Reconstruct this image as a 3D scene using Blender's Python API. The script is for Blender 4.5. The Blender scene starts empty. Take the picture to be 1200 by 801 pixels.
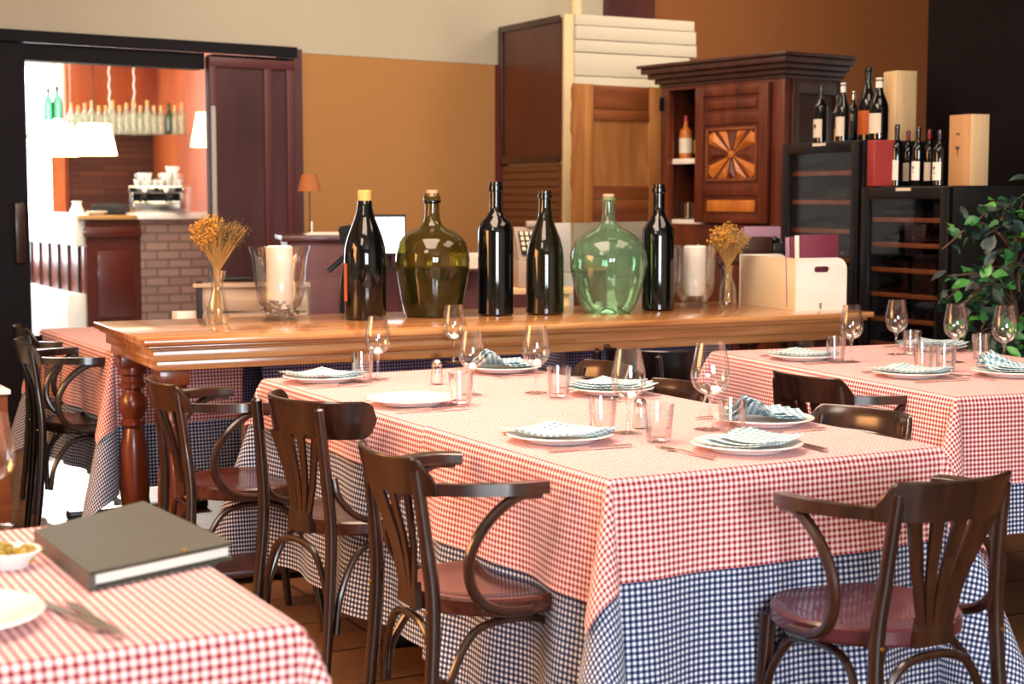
import bpy, bmesh, math, random
from mathutils import Vector, Matrix
random.seed(7)
R = math.radians
sc = bpy.context.scene
COL = sc.collection
# ------------------------------------------------------------------ camera (1200x801 frame)
F = 1850.0; H = 1.34; HOR = 233.0
PITCH = math.atan((400.5 - HOR) / F)
cp, sp = math.cos(PITCH), math.sin(PITCH)
def ray(px, py):
    a = (px - 600) / F; b = (400.5 - py) / F
    return Vector((a, cp + b * sp, -sp + b * cp))
def P(px, py, z):            # point of the horizontal plane z seen at a pixel
    r = ray(px, py); t = (z - H) / r.z
    return Vector((r.x * t, r.y * t, z))
def D(px, py, d):            # point at depth d seen at a pixel
    r = ray(px, py); t = d / r.y
    return Vector((r.x * t, d, H + r.z * t))
cam = bpy.data.cameras.new('camera'); cam.lens = F * 36 / 1200; cam.sensor_width = 36
cam.clip_start = 0.05; cam.clip_end = 60
co = bpy.data.objects.new('camera', cam); COL.objects.link(co)
co.location = (0, 0, H); co.rotation_euler = (R(90) - PITCH, 0, 0); sc.camera = co
cam.dof.use_dof = True; cam.dof.focus_distance = 4.7; cam.dof.aperture_fstop = 4.5
sc.view_settings.view_transform = 'Standard'; sc.view_settings.look = 'None'
sc.view_settings.gamma = 1.0; sc.view_settings.use_curve_mapping = False
sc.view_settings.exposure = 0.78
sc.cycles.use_denoising = True
sc.cycles.transparent_max_bounces = 32
sc.cycles.max_bounces = 8
sc.cycles.caustics_reflective = False; sc.cycles.caustics_refractive = False
sc.cycles.sample_clamp_indirect = 6

# ------------------------------------------------------------------ materials
def srgb(c):
    if isinstance(c, str):
        c = c.lstrip('#'); c = [int(c[i:i+2], 16) / 255 for i in (0, 2, 4)]
    return tuple(((x / 12.92) if x <= .04045 else ((x + .055) / 1.055) ** 2.4) for x in c) + (1,)
def nm(name):
    m = bpy.data.materials.new(name); m.use_nodes = True
    nt = m.node_tree; b = nt.nodes['Principled BSDF']
    return m, nt, b
def plain(name, c, rough=.5, metal=0, spec=.5, noise=.08, nscale=30, bump=0, coat=0, emit=None, es=0):
    m, nt, b = nm(name)
    col = srgb(c)
    n = nt.nodes.new('ShaderNodeTexNoise'); n.inputs['Scale'].default_value = nscale; n.inputs['Detail'].default_value = 4
    tc = nt.nodes.new('ShaderNodeTexCoord'); nt.links.new(tc.outputs['Object'], n.inputs['Vector'])
    mx = nt.nodes.new('ShaderNodeMix'); mx.data_type = 'RGBA'
    mx.inputs[6].default_value = tuple(max(0, x * (1 - noise * 2)) for x in col[:3]) + (1,)
    mx.inputs[7].default_value = tuple(min(1, x * (1 + noise * 2)) for x in col[:3]) + (1,)
    nt.links.new(n.outputs['Fac'], mx.inputs[0]); nt.links.new(mx.outputs[2], b.inputs['Base Color'])
    b.inputs['Roughness'].default_value = rough; b.inputs['Metallic'].default_value = metal
    b.inputs['Specular IOR Level'].default_value = spec; b.inputs['Coat Weight'].default_value = coat
    if bump:
        bp = nt.nodes.new('ShaderNodeBump'); bp.inputs['Strength'].default_value = bump; bp.inputs['Distance'].default_value = .004
        nt.links.new(n.outputs['Fac'], bp.inputs['Height']); nt.links.new(bp.outputs[0], b.inputs['Normal'])
    if emit:
        b.inputs['Emission Color'].default_value = srgb(emit); b.inputs['Emission Strength'].default_value = es
    return m
def wood(name, c1, c2, rough=.35, axis='X', scale=5, stretch=12, coat=.2, knots=False):
    m, nt, b = nm(name)
    tc = nt.nodes.new('ShaderNodeTexCoord'); mp = nt.nodes.new('ShaderNodeMapping')
    s = [scale * stretch / 4] * 3; s['XYZ'.index(axis)] = scale / 4
    mp.inputs['Scale'].default_value = s
    nt.links.new(tc.outputs['Object'], mp.inputs['Vector'])
    n = nt.nodes.new('ShaderNodeTexNoise'); n.inputs['Scale'].default_value = 1.6; n.inputs['Detail'].default_value = 8; n.inputs['Distortion'].default_value = 1.2
    nt.links.new(mp.outputs[0], n.inputs['Vector'])
    cr = nt.nodes.new('ShaderNodeValToRGB'); cr.color_ramp.elements[0].position = .32; cr.color_ramp.elements[1].position = .68
    cr.color_ramp.elements[0].color = srgb(c1); cr.color_ramp.elements[1].color = srgb(c2)
    nt.links.new(n.outputs['Fac'], cr.inputs[0])
    last = cr.outputs[0]
    if knots:
        v = nt.nodes.new('ShaderNodeTexVoronoi'); v.inputs['Scale'].default_value = 3.2
        nt.links.new(tc.outputs['Object'], v.inputs['Vector'])
        kr = nt.nodes.new('ShaderNodeValToRGB'); kr.color_ramp.elements[0].color = (.35, .25, .2, 1); kr.color_ramp.elements[1].color = (1, 1, 1, 1)
        kr.color_ramp.elements[0].position = .03; kr.color_ramp.elements[1].position = .1
        nt.links.new(v.outputs['Distance'], kr.inputs[0])
        mu = nt.nodes.new('ShaderNodeMix'); mu.data_type = 'RGBA'; mu.blend_type = 'MULTIPLY'; mu.inputs[0].default_value = .8
        nt.links.new(last, mu.inputs[6]); nt.links.new(kr.outputs[0], mu.inputs[7]); last = mu.outputs[2]
    nt.links.new(last, b.inputs['Base Color'])
    b.inputs['Roughness'].default_value = rough; b.inputs['Coat Weight'].default_value = coat; b.inputs['Coat Roughness'].default_value = .15
    bp = nt.nodes.new('ShaderNodeBump'); bp.inputs['Strength'].default_value = .15; bp.inputs['Distance'].default_value = .002
    nt.links.new(n.outputs['Fac'], bp.inputs['Height']); nt.links.new(bp.outputs[0], b.inputs['Normal'])
    return m
def gingham(name, w, mid, dk, period=.0135, trans=.0):
    m, nt, b = nm(name)
    uv = nt.nodes.new('ShaderNodeUVMap'); uv.uv_map = 'UVMap'
    sx = nt.nodes.new('ShaderNodeSeparateXYZ'); nt.links.new(uv.outputs[0], sx.inputs[0])
    outs = []
    for i in (0, 1):
        a = nt.nodes.new('ShaderNodeMath'); a.operation = 'DIVIDE'; a.inputs[1].default_value = period
        nt.links.new(sx.outputs[i], a.inputs[0])
        f = nt.nodes.new('ShaderNodeMath'); f.operation = 'FRACT'; nt.links.new(a.outputs[0], f.inputs[0])
        l = nt.nodes.new('ShaderNodeMath'); l.operation = 'LESS_THAN'; l.inputs[1].default_value = .5
        nt.links.new(f.outputs[0], l.inputs[0]); outs.append(l.outputs[0])
    ad = nt.nodes.new('ShaderNodeMath'); ad.operation = 'ADD'; nt.links.new(outs[0], ad.inputs[0]); nt.links.new(outs[1], ad.inputs[1])
    hf = nt.nodes.new('ShaderNodeMath'); hf.operation = 'MULTIPLY'; hf.inputs[1].default_value = .5; nt.links.new(ad.outputs[0], hf.inputs[0])
    cr = nt.nodes.new('ShaderNodeValToRGB'); cr.color_ramp.interpolation = 'CONSTANT'
    e = cr.color_ramp.elements; e[0].position = 0; e[0].color = srgb(w); e[1].position = .3; e[1].color = srgb(mid)
    x = e.new(.8); x.color = srgb(dk)
    nt.links.new(hf.outputs[0], cr.inputs[0]); nt.links.new(cr.outputs[0], b.inputs['Base Color'])
    b.inputs['Roughness'].default_value = .85; b.inputs['Specular IOR Level'].default_value = .15
    b.inputs['Sheen Weight'].default_value = .15
    return m
def thin_glass(name, tint=(1, 1, 1), refl=1.0, dirt=0.0, dirtcol='#ffffff', rough=.02, ior=1.5, edge=.25, cap=1.0):
    m = bpy.data.materials.new(name); m.use_nodes = True; nt = m.node_tree; nt.nodes.clear()
    out = nt.nodes.new('ShaderNodeOutputMaterial')
    tr = nt.nodes.new('ShaderNodeBsdfTransparent')
    lw = nt.nodes.new('ShaderNodeLayerWeight'); lw.inputs['Blend'].default_value = .5
    # glass absorbs more where it is seen edge-on, as a real wall of glass does
    pw = nt.nodes.new('ShaderNodeMath'); pw.operation = 'POWER'; pw.inputs[1].default_value = 4; nt.links.new(lw.outputs['Facing'], pw.inputs[0])
    mc = nt.nodes.new('ShaderNodeMix'); mc.data_type = 'RGBA'
    mc.inputs[6].default_value = tuple(tint) + (1,); mc.inputs[7].default_value = tuple(t * (1 - edge) for t in tint) + (1,)
    nt.links.new(pw.outputs[0], mc.inputs[0]); nt.links.new(mc.outputs[2], tr.inputs[0])
    gl = nt.nodes.new('ShaderNodeBsdfGlossy'); gl.inputs['Roughness'].default_value = rough
    fr = nt.nodes.new('ShaderNodeFresnel'); fr.inputs['IOR'].default_value = ior
    ml = nt.nodes.new('ShaderNodeMath'); ml.operation = 'MULTIPLY'; ml.inputs[1].default_value = refl; ml.use_clamp = True
    nt.links.new(fr.outputs[0], ml.inputs[0])
    mn = nt.nodes.new('ShaderNodeMath'); mn.operation = 'MINIMUM'; mn.inputs[1].default_value = cap; nt.links.new(ml.outputs[0], mn.inputs[0]); ml = mn
    mx = nt.nodes.new('ShaderNodeMixShader'); nt.links.new(ml.outputs[0], mx.inputs[0])
    nt.links.new(tr.outputs[0], mx.inputs[1]); nt.links.new(gl.outputs[0], mx.inputs[2])
    last = mx.outputs[0]
    if dirt:
        df = nt.nodes.new('ShaderNodeBsdfTranslucent'); df.inputs[0].default_value = srgb(dirtcol)
        d2 = nt.nodes.new('ShaderNodeBsdfDiffuse'); d2.inputs[0].default_value = srgb(dirtcol)
        ms = nt.nodes.new('ShaderNodeMixShader'); nt.links.new(df.outputs[0], ms.inputs[1]); nt.links.new(d2.outputs[0], ms.inputs[2])
        n = nt.nodes.new('ShaderNodeTexNoise'); n.inputs['Scale'].default_value = 14; n.inputs['Detail'].default_value = 6; n.inputs['Distortion'].default_value = 1
        tc = nt.nodes.new('ShaderNodeTexCoord'); nt.links.new(tc.outputs['Object'], n.inputs['Vector'])
        mm = nt.nodes.new('ShaderNodeMath'); mm.operation = 'MULTIPLY'; mm.inputs[1].default_value = dirt * 2; mm.use_clamp = True
        nt.links.new(n.outputs['Fac'], mm.inputs[0])
        m2 = nt.nodes.new('ShaderNodeMixShader'); nt.links.new(mm.outputs[0], m2.inputs[0]); nt.links.new(last, m2.inputs[1]); nt.links.new(ms.outputs[0], m2.inputs[2])
        last = m2.outputs[0]
    nt.links.new(last, out.inputs[0])
    return m
def brick(name, c1, c2, mortar, sx, sy, scale=1, rough=.8, axes='XZ', msize=.02, bump=.4, off=.5):
    m, nt, b = nm(name)
    tc = nt.nodes.new('ShaderNodeTexCoord'); s = nt.nodes.new('ShaderNodeSeparateXYZ'); nt.links.new(tc.outputs['Object'], s.inputs[0])
    c = nt.nodes.new('ShaderNodeCombineXYZ'); nt.links.new(s.outputs['XYZ'.index(axes[0])], c.inputs[0]); nt.links.new(s.outputs['XYZ'.index(axes[1])], c.inputs[1])
    t = nt.nodes.new('ShaderNodeTexBrick'); nt.links.new(c.outputs[0], t.inputs['Vector'])
    t.inputs['Color1'].default_value = srgb(c1); t.inputs['Color2'].default_value = srgb(c2); t.inputs['Mortar'].default_value = srgb(mortar)
    t.inputs['Scale'].default_value = 1; t.inputs['Brick Width'].default_value = sx; t.inputs['Row Height'].default_value = sy; t.inputs['Mortar Size'].default_value = msize
    t.inputs['Bias'].default_value = 0; t.offset = off
    nt.links.new(t.outputs[0], b.inputs['Base Color']); b.inputs['Roughness'].default_value = rough
    bp = nt.nodes.new('ShaderNodeBump'); bp.inputs['Strength'].default_value = bump; bp.inputs['Distance'].default_value = .01; bp.invert = True
    nt.links.new(t.outputs['Fac'], bp.inputs['Height']); nt.links.new(bp.outputs[0], b.inputs['Normal'])
    return m

M = dict(
  red=gingham('red_gingham', '#fdf1f0', '#e99e9a', '#8a1c32'),
  blue=gingham('blue_gingham', '#f2f4f8', '#6a769c', '#141a3a'),
  purple=gingham('purple_gingham', '#efeaf8', '#8c7eb8', '#3a2c6c'),
  napkin=gingham('napkin_check', '#f4f7f7', '#a9c9d0', '#4c86a4', .018),
  chair=wood('chair_wood', '#1a0b08', '#3c2015', .26, 'Z', 6, 8, .6),
  seat=wood('seat_wood', '#35140f', '#562a20', .22, 'X', 8, 8, .6),
  chair_black=wood('black_chair_wood', '#060405', '#100a0b', .3, 'Z', 6, 8, .4),  # black chair wood; the left armchairs' shade is put into this colour
  seat_red=plain('seat_red_wood', '#5a2830', .3, coat=.5, noise=.1, nscale=12),
  pine=wood('sideboard_wood', '#9c5c30', '#cf9860', .2, 'X', 2.5, 14, .7, True),
  pine_leg=wood('turned_leg_wood', '#5c2412', '#8a3f1e', .3, 'Z', 3, 8, .5),
  walnut=wood('armoire_wood', '#431b10', '#6e3018', .4, 'Z', 3, 8, .3),
  armdark=wood('armoire_dark_wood', '#2e1a18', '#4a2820', .4, 'Z', 3, 8, .3),
  honey=wood('open_door_wood', '#8c5528', '#b27840', .45, 'Z', 3, 7, .2),
  honeydk=wood('open_door_rail_wood', '#6a3519', '#8a4d26', .45, 'X', 3, 7, .2),
  amber=wood('amber_panel_wood', '#a8581e', '#d0802c', .55, 'Z', 5, 4, .3),
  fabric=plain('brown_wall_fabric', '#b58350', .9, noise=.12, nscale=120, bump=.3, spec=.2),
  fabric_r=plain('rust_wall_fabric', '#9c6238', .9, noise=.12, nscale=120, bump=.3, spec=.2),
  cream=plain('cream_paint', '#c2baa4', .7, noise=.03, nscale=2),
  slat=plain('cream_slats', '#c9c1ae', .6, noise=.03, nscale=3),
  post=plain('cream_post', '#d9c499', .6, noise=.02),
  maroon=wood('maroon_panel', '#3c1a18', '#5a2a22', .35, 'Z', 1.5, 3, .3),
  maroon2=plain('maroon_paint', '#5b2a2e', .45, noise=.06, nscale=6),
  mauve=wood('sliding_door_wood', '#43292c', '#5e3d40', .35, 'Z', 1.5, 4, .3),
  navy=plain('dark_door_paint', '#141118', .6, spec=.2, noise=.06, nscale=5),
  black=plain('black_lacquer', '#0d0d11', .3, noise=.1),
  blackm=plain('black_matt', '#101014', .6, noise=.1),
  steel=plain('cutlery_steel', '#c9c4bd', .22, metal=1, noise=.02),
  brass=plain('brass', '#b38a45', .3, metal=1, noise=.05),
  chinaware=plain('white_china', '#f4f4f2', .18, noise=.01, coat=.4),
  candle=plain('candle_wax', '#f5ecd8', .6, noise=.02),
  cork=plain('cork', '#c99a63', .8, noise=.15, nscale=80),
  corky=plain('yellow_capsule', '#d9b160', .5, noise=.05),
  corkpale=plain('pale_cork', '#c9a287', .8, noise=.15, nscale=80),
  dkglass=plain('black_bottle_glass', '#060709', .05, noise=.1, spec=.5, coat=.25),
  dkglass2=plain('olive_black_bottle_glass', '#141208', .05, noise=.3, nscale=8, spec=.5, coat=.25),
  green=thin_glass('green_demijohn_glass', (.60, .90, .69), 1.5, .09, '#cdeed6', .02, edge=.78, cap=.5),
  olive=thin_glass('olive_demijohn_glass', (.50, .44, .14), 1.6, .10, '#8c8a3a', .03, edge=.75, cap=.5),
  clear=thin_glass('clear_glass', (.985, .985, .985), 2.3, 0, edge=.12, cap=.5),
  cleard=thin_glass('clear_vase_glass', (.97, .975, .98), 1.6, .012, '#e8eef4', edge=.12, cap=.45),
  pebble=plain('pebbles', '#8d8378', .5, noise=.3, nscale=40),
  straw=plain('dried_straw', '#a8844a', .8, noise=.15, nscale=60),
  strawhead=plain('dried_yellow_flower', '#b98434', .85, noise=.2, nscale=60),
  olivehead=plain('dried_olive_flower', '#5a4826', .85, noise=.2, nscale=60),
  cratew=wood('whitewashed_crate_wood', '#e3ddcf', '#f4f1ea', .6, 'X', 2, 8, 0),
  crategrey=wood('grey_crate_wood', '#8b7865', '#b2a08a', .6, 'X', 3, 8, 0),
  lightwood=wood('pale_box_wood', '#cfae80', '#e4c89c', .55, 'Z', 3, 8, 0),
  burg=plain('burgundy_menu_cover', '#6c2a3e', .5, noise=.05),
  mauvec=plain('mauve_menu_cover', '#a27c92', .5, noise=.05),
  redbox=plain('red_box', '#9c3230', .5, noise=.05),
  paper=plain('paper', '#efeae0', .7, noise=.02),
  labelp=plain('label_paper', '#d8cdb8', .7, noise=.03),
  labelo=plain('orange_label', '#c8612c', .6, noise=.03),
  ink=plain('ink', '#2a2022', .7, noise=.02),
  foilr=plain('red_foil', '#8a1d2c', .3, noise=.05, metal=.3),
  olivecover=plain('olive_leather_cover', '#3f4237', .42, noise=.08, nscale=15, bump=.1),
  olives=plain('green_olives', '#a5862e', .3, noise=.25, nscale=60),
  leaf=plain('green_leaf', '#2f6a3c', .35, noise=.25, nscale=6),
  leafb=plain('bright_leaf', '#4f9a46', .35, noise=.2, nscale=6),
  leafd=plain('dark_leaf', '#20352f', .4, noise=.2, nscale=6),
  bark=plain('bark', '#5a4030', .8, noise=.2),
  terracotta=plain('planter_clay', '#4a2c24', .7, noise=.1),
  salt=plain('salt', '#f4f1ea', .8, noise=.02),
  orangewood=wood('orange_bar_wood', '#a2451d', '#c8672c', .35, 'Z', 1.2, 4, .3),
  bartile=brick('brown_bar_tile', '#4a2b20', '#69402d', '#38201a', .5, .06, msize=.004, bump=.2, rough=.5),
  barbrick=brick('bar_front_brick', '#8c7472', '#a08680', '#75605c', .2, .075, msize=.010, bump=.7),
  marble=plain('white_marble', '#f3f3f4', .2, noise=.03, nscale=4),
  barred=plain('bar_dark_red_wood', '#531f1a', .35, noise=.08, nscale=4, coat=.3),
  barpanel=wood('bar_panel_wood', '#6d3022', '#8c4430', .35, 'Z', 2, 4, .3),
  whitepaint=plain('white_paint', '#f2f2f0', .6, noise=.02),
  floorbar=plain('bar_floor_tile', '#c9ccd4', .4, noise=.06, nscale=3),
  shade=plain('lamp_shade', '#fff3cf', .6, noise=.01, emit='#ffe6ae', es=2.6),
  bottlew=thin_glass('pale_bottle_glass', (.8, .84, .7), 2.5, .45, '#e6ead0', .05),  # white glare of overexposed reflections put into the glass as haze
  bottleg=thin_glass('green_bottle_glass', (.2, .5, .3), 2.5, .2, '#2f7a52', .05),
  wicker=plain('lamp_straw_shade', '#a9683a', .8, noise=.15, nscale=60),
  screen=plain('lit_screen', '#dfe8ee', .3, emit='#dcebf5', es=1.2),
  sky=plain('bright_window_sky', '#ffffff', .5, emit='#f2f8ff', es=7),
  keys=plain('register_keys', '#d8d2b8', .5, noise=.05),
  beige=plain('beige_plastic', '#a8988a', .5, noise=.05),
  greyc=plain('pale_grey_panel', '#b9b6b2', .6, noise=.04),
  tan=plain('amber_drink', '#b8672a', .3, noise=.05),
  dust=plain('dark_interior', '#1c0f0c', .8, noise=.1),  # near-black brown of the armoire back panel
)
# floor: wooden boards, brown
def floor_mat():
    m, nt, b = nm('worn_board_floor')
    tc = nt.nodes.new('ShaderNodeTexCoord'); mp = nt.nodes.new('ShaderNodeMapping'); mp.inputs['Rotation'].default_value = (0, 0, R(-28.5))
    nt.links.new(tc.outputs['Object'], mp.inputs['Vector'])
    t = nt.nodes.new('ShaderNodeTexBrick'); nt.links.new(mp.outputs[0], t.inputs['Vector'])
    t.inputs['Color1'].default_value = srgb('#7a5132'); t.inputs['Color2'].default_value = srgb('#8a5f3c'); t.inputs['Mortar'].default_value = srgb('#2e1c12')
    t.inputs['Scale'].default_value = 1; t.inputs['Brick Width'].default_value = 1.9; t.inputs['Row Height'].default_value = .33; t.inputs['Mortar Size'].default_value = .006
    n = nt.nodes.new('ShaderNodeTexNoise'); n.inputs['Scale'].default_value = 22; n.inputs['Detail'].default_value = 8; n.inputs['Roughness'].default_value = .7
    nt.links.new(mp.outputs[0], n.inputs['Vector'])
    mx = nt.nodes.new('ShaderNodeMix'); mx.data_type = 'RGBA'; mx.blend_type = 'MULTIPLY'; mx.inputs[0].default_value = .6
    cr = nt.nodes.new('ShaderNodeValToRGB'); cr.color_ramp.elements[0].position = .35; cr.color_ramp.elements[1].position = .65
    cr.color_ramp.elements[0].color = (.45, .42, .4, 1); cr.color_ramp.elements[1].color = (1, 1, 1, 1)
    nt.links.new(n.outputs['Fac'], cr.inputs[0]); nt.links.new(t.outputs[0], mx.inputs[6]); nt.links.new(cr.outputs[0], mx.inputs[7])
    nt.links.new(mx.outputs[2], b.inputs['Base Color']); b.inputs['Roughness'].default_value = .5
    return m
M['floor'] = floor_mat()

# ------------------------------------------------------------------ mesh helpers
class MB:
    def __init__(s): s.bm = bmesh.new(); s.uv = None; s.mats = []; s.mi = 0
    def box(s, x0, x1, y0, y1, z0, z1, bev=0, mi=None):
        r = bmesh.ops.create_cube(s.bm, size=1)
        vs = r['verts']
        for v in vs: v.co = Vector(((x0+x1)/2 + v.co.x*(x1-x0), (y0+y1)/2 + v.co.y*(y1-y0), (z0+z1)/2 + v.co.z*(z1-z0)))
        if bev:
            es = list({e for v in vs for e in v.link_edges})
            bmesh.ops.bevel(s.bm, geom=es, offset=bev, segments=2, affect='EDGES', profile=.5)
        return s
    def obox(s, c, size, rot=None, bev=0):      # oriented box
        r = bmesh.ops.create_cube(s.bm, size=1); vs = r['verts']
        m = Matrix.Translation(Vector(c)) @ (rot.to_4x4() if rot else Matrix.Identity(4))
        for v in vs: v.co = m @ Vector((v.co.x*size[0], v.co.y*size[1], v.co.z*size[2]))
        if bev:
            es = list({e for v in vs for e in v.link_edges})
            bmesh.ops.bevel(s.bm, geom=es, offset=bev, segments=2, affect='EDGES')
        return s
    def lathe(s, prof, n=32, c=(0, 0, 0), sx=1, sy=1, cap=True):
        rings = []
        for (r, z) in prof:
            if r < 1e-5: rings.append([s.bm.verts.new((c[0], c[1], c[2]+z))])
            else: rings.append([s.bm.verts.new((c[0]+sx*r*math.cos(2*math.pi*i/n), c[1]+sy*r*math.sin(2*math.pi*i/n), c[2]+z)) for i in range(n)])
        for a, b in zip(rings, rings[1:]):
            if len(a) == 1 and len(b) == 1: continue
            for i in range(n):
                j = (i+1) % n
                if len(a) == 1: s.bm.faces.new((a[0], b[j], b[i]))
                elif len(b) == 1: s.bm.faces.new((a[i], a[j], b[0]))
                else: s.bm.faces.new((a[i], a[j], b[j], b[i]))
        if cap:
            if len(rings[0]) > 1: s.bm.faces.new(list(reversed(rings[0])))
            if len(rings[-1]) > 1: s.bm.faces.new(rings[-1])
        return s
    def sweep(s, pts, sec, up=(0, 0, 1), scale=None):
        pts = [Vector(p) for p in pts]; rings = []; n = len(pts)
        upv = Vector(up)
        for i, p in enumerate(pts):
            t = (pts[min(i+1, n-1)] - pts[max(i-1, 0)]).normalized()
            u0 = upv if not callable(up) else up(i)
            sd = t.cross(u0)
            if sd.length < 1e-4: sd = t.cross(Vector((0, 1, 0)))
            sd.normalize(); u = sd.cross(t).normalized()
            k = scale[i] if scale else 1
            if isinstance(k, (int, float)): k = (k, k)
            rings.append([s.bm.verts.new(p + sd*a*k[0] + u*b*k[1]) for a, b in sec])
        m = len(sec)
        for a, b in zip(rings, rings[1:]):
            for i in range(m):
                j = (i+1) % m; s.bm.faces.new((a[i], a[j], b[j], b[i]))
        s.bm.faces.new(list(reversed(rings[0]))); s.bm.faces.new(rings[-1])
        return s
    def tube(s, pts, r, n=10, up=(0, 0, 1), radii=None):
        sec = [(r*math.cos(2*math.pi*i/n), r*math.sin(2*math.pi*i/n)) for i in range(n)]
        return s.sweep(pts, sec, up, radii)
    def poly(s, pts, th, nrm=None):             # extruded polygon (pts 3-D, coplanar), thickness vector th
        a = [s.bm.verts.new(Vector(p)) for p in pts]; b = [s.bm.verts.new(Vector(p) + Vector(th)) for p in pts]
        s.bm.faces.new(a); s.bm.faces.new(list(reversed(b)))
        n = len(a)
        for i in range(n): s.bm.faces.new((a[i], b[i], b[(i+1) % n], a[(i+1) % n]))
        return s
    def build(s, name, mat, parent=None, smooth=True, ang=.6, loc=None, rz=0, rot=None):
        bm = s.bm
        bmesh.ops.recalc_face_normals(bm, faces=bm.faces)
        if smooth:
            for f in bm.faces: f.smooth = True
            for e in bm.edges:
                if len(e.link_faces) == 2 and e.calc_face_angle(0) > ang: e.smooth = False
        me = bpy.data.meshes.new(name); bm.to_mesh(me); bm.free()
        me.materials.append(mat)
        o = bpy.data.objects.new(name, me); COL.objects.link(o)
        if parent: o.parent = parent
        if loc is not None: o.location = loc
        if rz: o.rotation_euler.z = rz
        if rot: o.rotation_euler = rot
        return o
def bez(ctrl, n=16):                             # Catmull-Rom through points
    c = [Vector(p) for p in ctrl]; c = [2*c[0]-c[1]] + c + [2*c[-1]-c[-2]]; out = []
    for i in range(1, len(c)-2):
        for k in range(n):
            t = k/n; a, b, d, e = c[i-1], c[i], c[i+1], c[i+2]
            out.append(.5*((2*b) + (d-a)*t + (2*a-5*b+4*d-e)*t*t + (3*b-a-3*d+e)*t**3))
    out.append(c[-2]); return out
def tag(o, label, cat, group=None, kind=None):
    o['label'] = label; o['category'] = cat
    if group: o['group'] = group
    if kind: o['kind'] = kind
    return o
def root(name, loc, rz, label, cat, group=None):
    o = bpy.data.objects.new(name, None); COL.objects.link(o); o.empty_display_size = .05
    o.location = loc; o.rotation_euler.z = rz
    return tag(o, label, cat, group)
def struct(o): o['kind'] = 'structure'; return o
def dup(o, loc=None, rz=None, label=None, group=None, scale=None, parent=None):
    c = o.copy(); COL.objects.link(c); c.parent = parent
    if loc is not None: c.location = loc
    if rz is not None: c.rotation_euler.z = rz
    if label: c['label'] = label
    if group: c['group'] = group
    if scale: c.scale = scale
    for ch in [x for x in KIDS.get(o.name, [])]:
        k = dup(ch, parent=c)
    KIDS[c.name] = [x for x in COL.objects if x.parent == c] if o.name in KIDS else []
    return c
KIDS = {}
def reg(o):                                       # remember children for copying
    KIDS[o.name] = list(o.children)
    for c in o.children: reg(c)
    return o
used = set()
def place(proto, loc, rz, label, group=None, scale=None):
    bpy.context.view_layer.update() if False else None
    if proto.name not in used:
        used.add(proto.name); reg(proto)
        proto.location = loc; proto.rotation_euler.z = rz; proto['label'] = label
        if group: proto['group'] = group
        if scale: proto.scale = scale
        return proto
    return dup(proto, loc, rz, label, group, scale if scale else (1, 1, 1))

ANG = R(28.5)
V = Vector((math.cos(ANG), math.sin(ANG), 0)); U = Vector((-math.sin(ANG), math.cos(ANG), 0))
TZ = .757                                        # height of the cloth on a table

# ------------------------------------------------------------------ room
def slab(name, mat, x0, x1, y0, y1, z0, z1, loc=(0, 0, 0), rz=0):
    m = MB(); m.box(x0, x1, y0, y1, z0, z1); return struct(m.build(name, mat, smooth=False, loc=loc, rz=rz))
slab('floor', M['floor'], -7, 9, -3.2, 20, -.1, 0)
slab('ceiling', M['cream'], -4.4, 9, -3.2, 17, 3.55, 3.65)
# wall with the bar opening: local x runs along the wall
W0 = Vector((-2.89, 8.92, 0)); WA = math.atan2(10.99 - 8.92, -.07 + 2.89)
wd = Vector((math.cos(WA), math.sin(WA), 0))
def wx(px):                                       # position along the wall for a pixel column
    k = (px - 600) / (F * cp); k = ray(px, 150).x / ray(px, 150).y
    # W0.x + t*wd.x = k*(W0.y + t*wd.y)
    return (k * W0.y - W0.x) / (wd.x - k * wd.y)
def wz(px, py):
    t = wx(px); p = W0 + wd * t; return D(px, py, p.y).z
x30, x240, x345, x580, x600, x705, x760 = [wx(v) for v in (30, 241, 346, 580, 598, 706, 760)]
ztrim = wz(240, 55); zop = wz(240, 81)
def wbox(name, mat, a, b, z0, z1, y0=0, y1=.12):
    return slab(name, mat, a, b, y0, y1, z0, z1, loc=W0, rz=WA)
wbox('wall_back_upper', M['cream'], -1.8, x705, ztrim, 3.55)
wbox('wall_back_left', M['navy'], -1.8, x30, 0, ztrim)
wbox('trim_1', M['navy'], -1.8, x345, ztrim - .035, ztrim + .03, -.04, -.001)
wbox('wall_back_lintel', M['navy'], x30 + .001, x240, zop, ztrim - .036)
wbox('wall_back_door', M['navy'], x240 + .07, x345 - .021, 0, ztrim - .036, .02, .12)
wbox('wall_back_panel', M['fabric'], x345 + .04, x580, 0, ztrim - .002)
wbox('trim_2', M['mauve'], x345 - .02, x345 + .038, 0, ztrim + .02, -.03, .12)
wbox('trim_3', M['maroon2'], x580 + .002, x600, 0, ztrim, -.05, .12)
wbox('wall_back_middle', M['maroon2'], x600 + .002, x705 + .3, 0, ztrim - .002)
wbox('trim_4', M['maroon'], x705 + .002, x760, ztrim + .001, 3.55, -.06, .12)
wbox('wall_back_right', M['fabric_r'], x760 + .002, 9, 0, 3.55)
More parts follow.
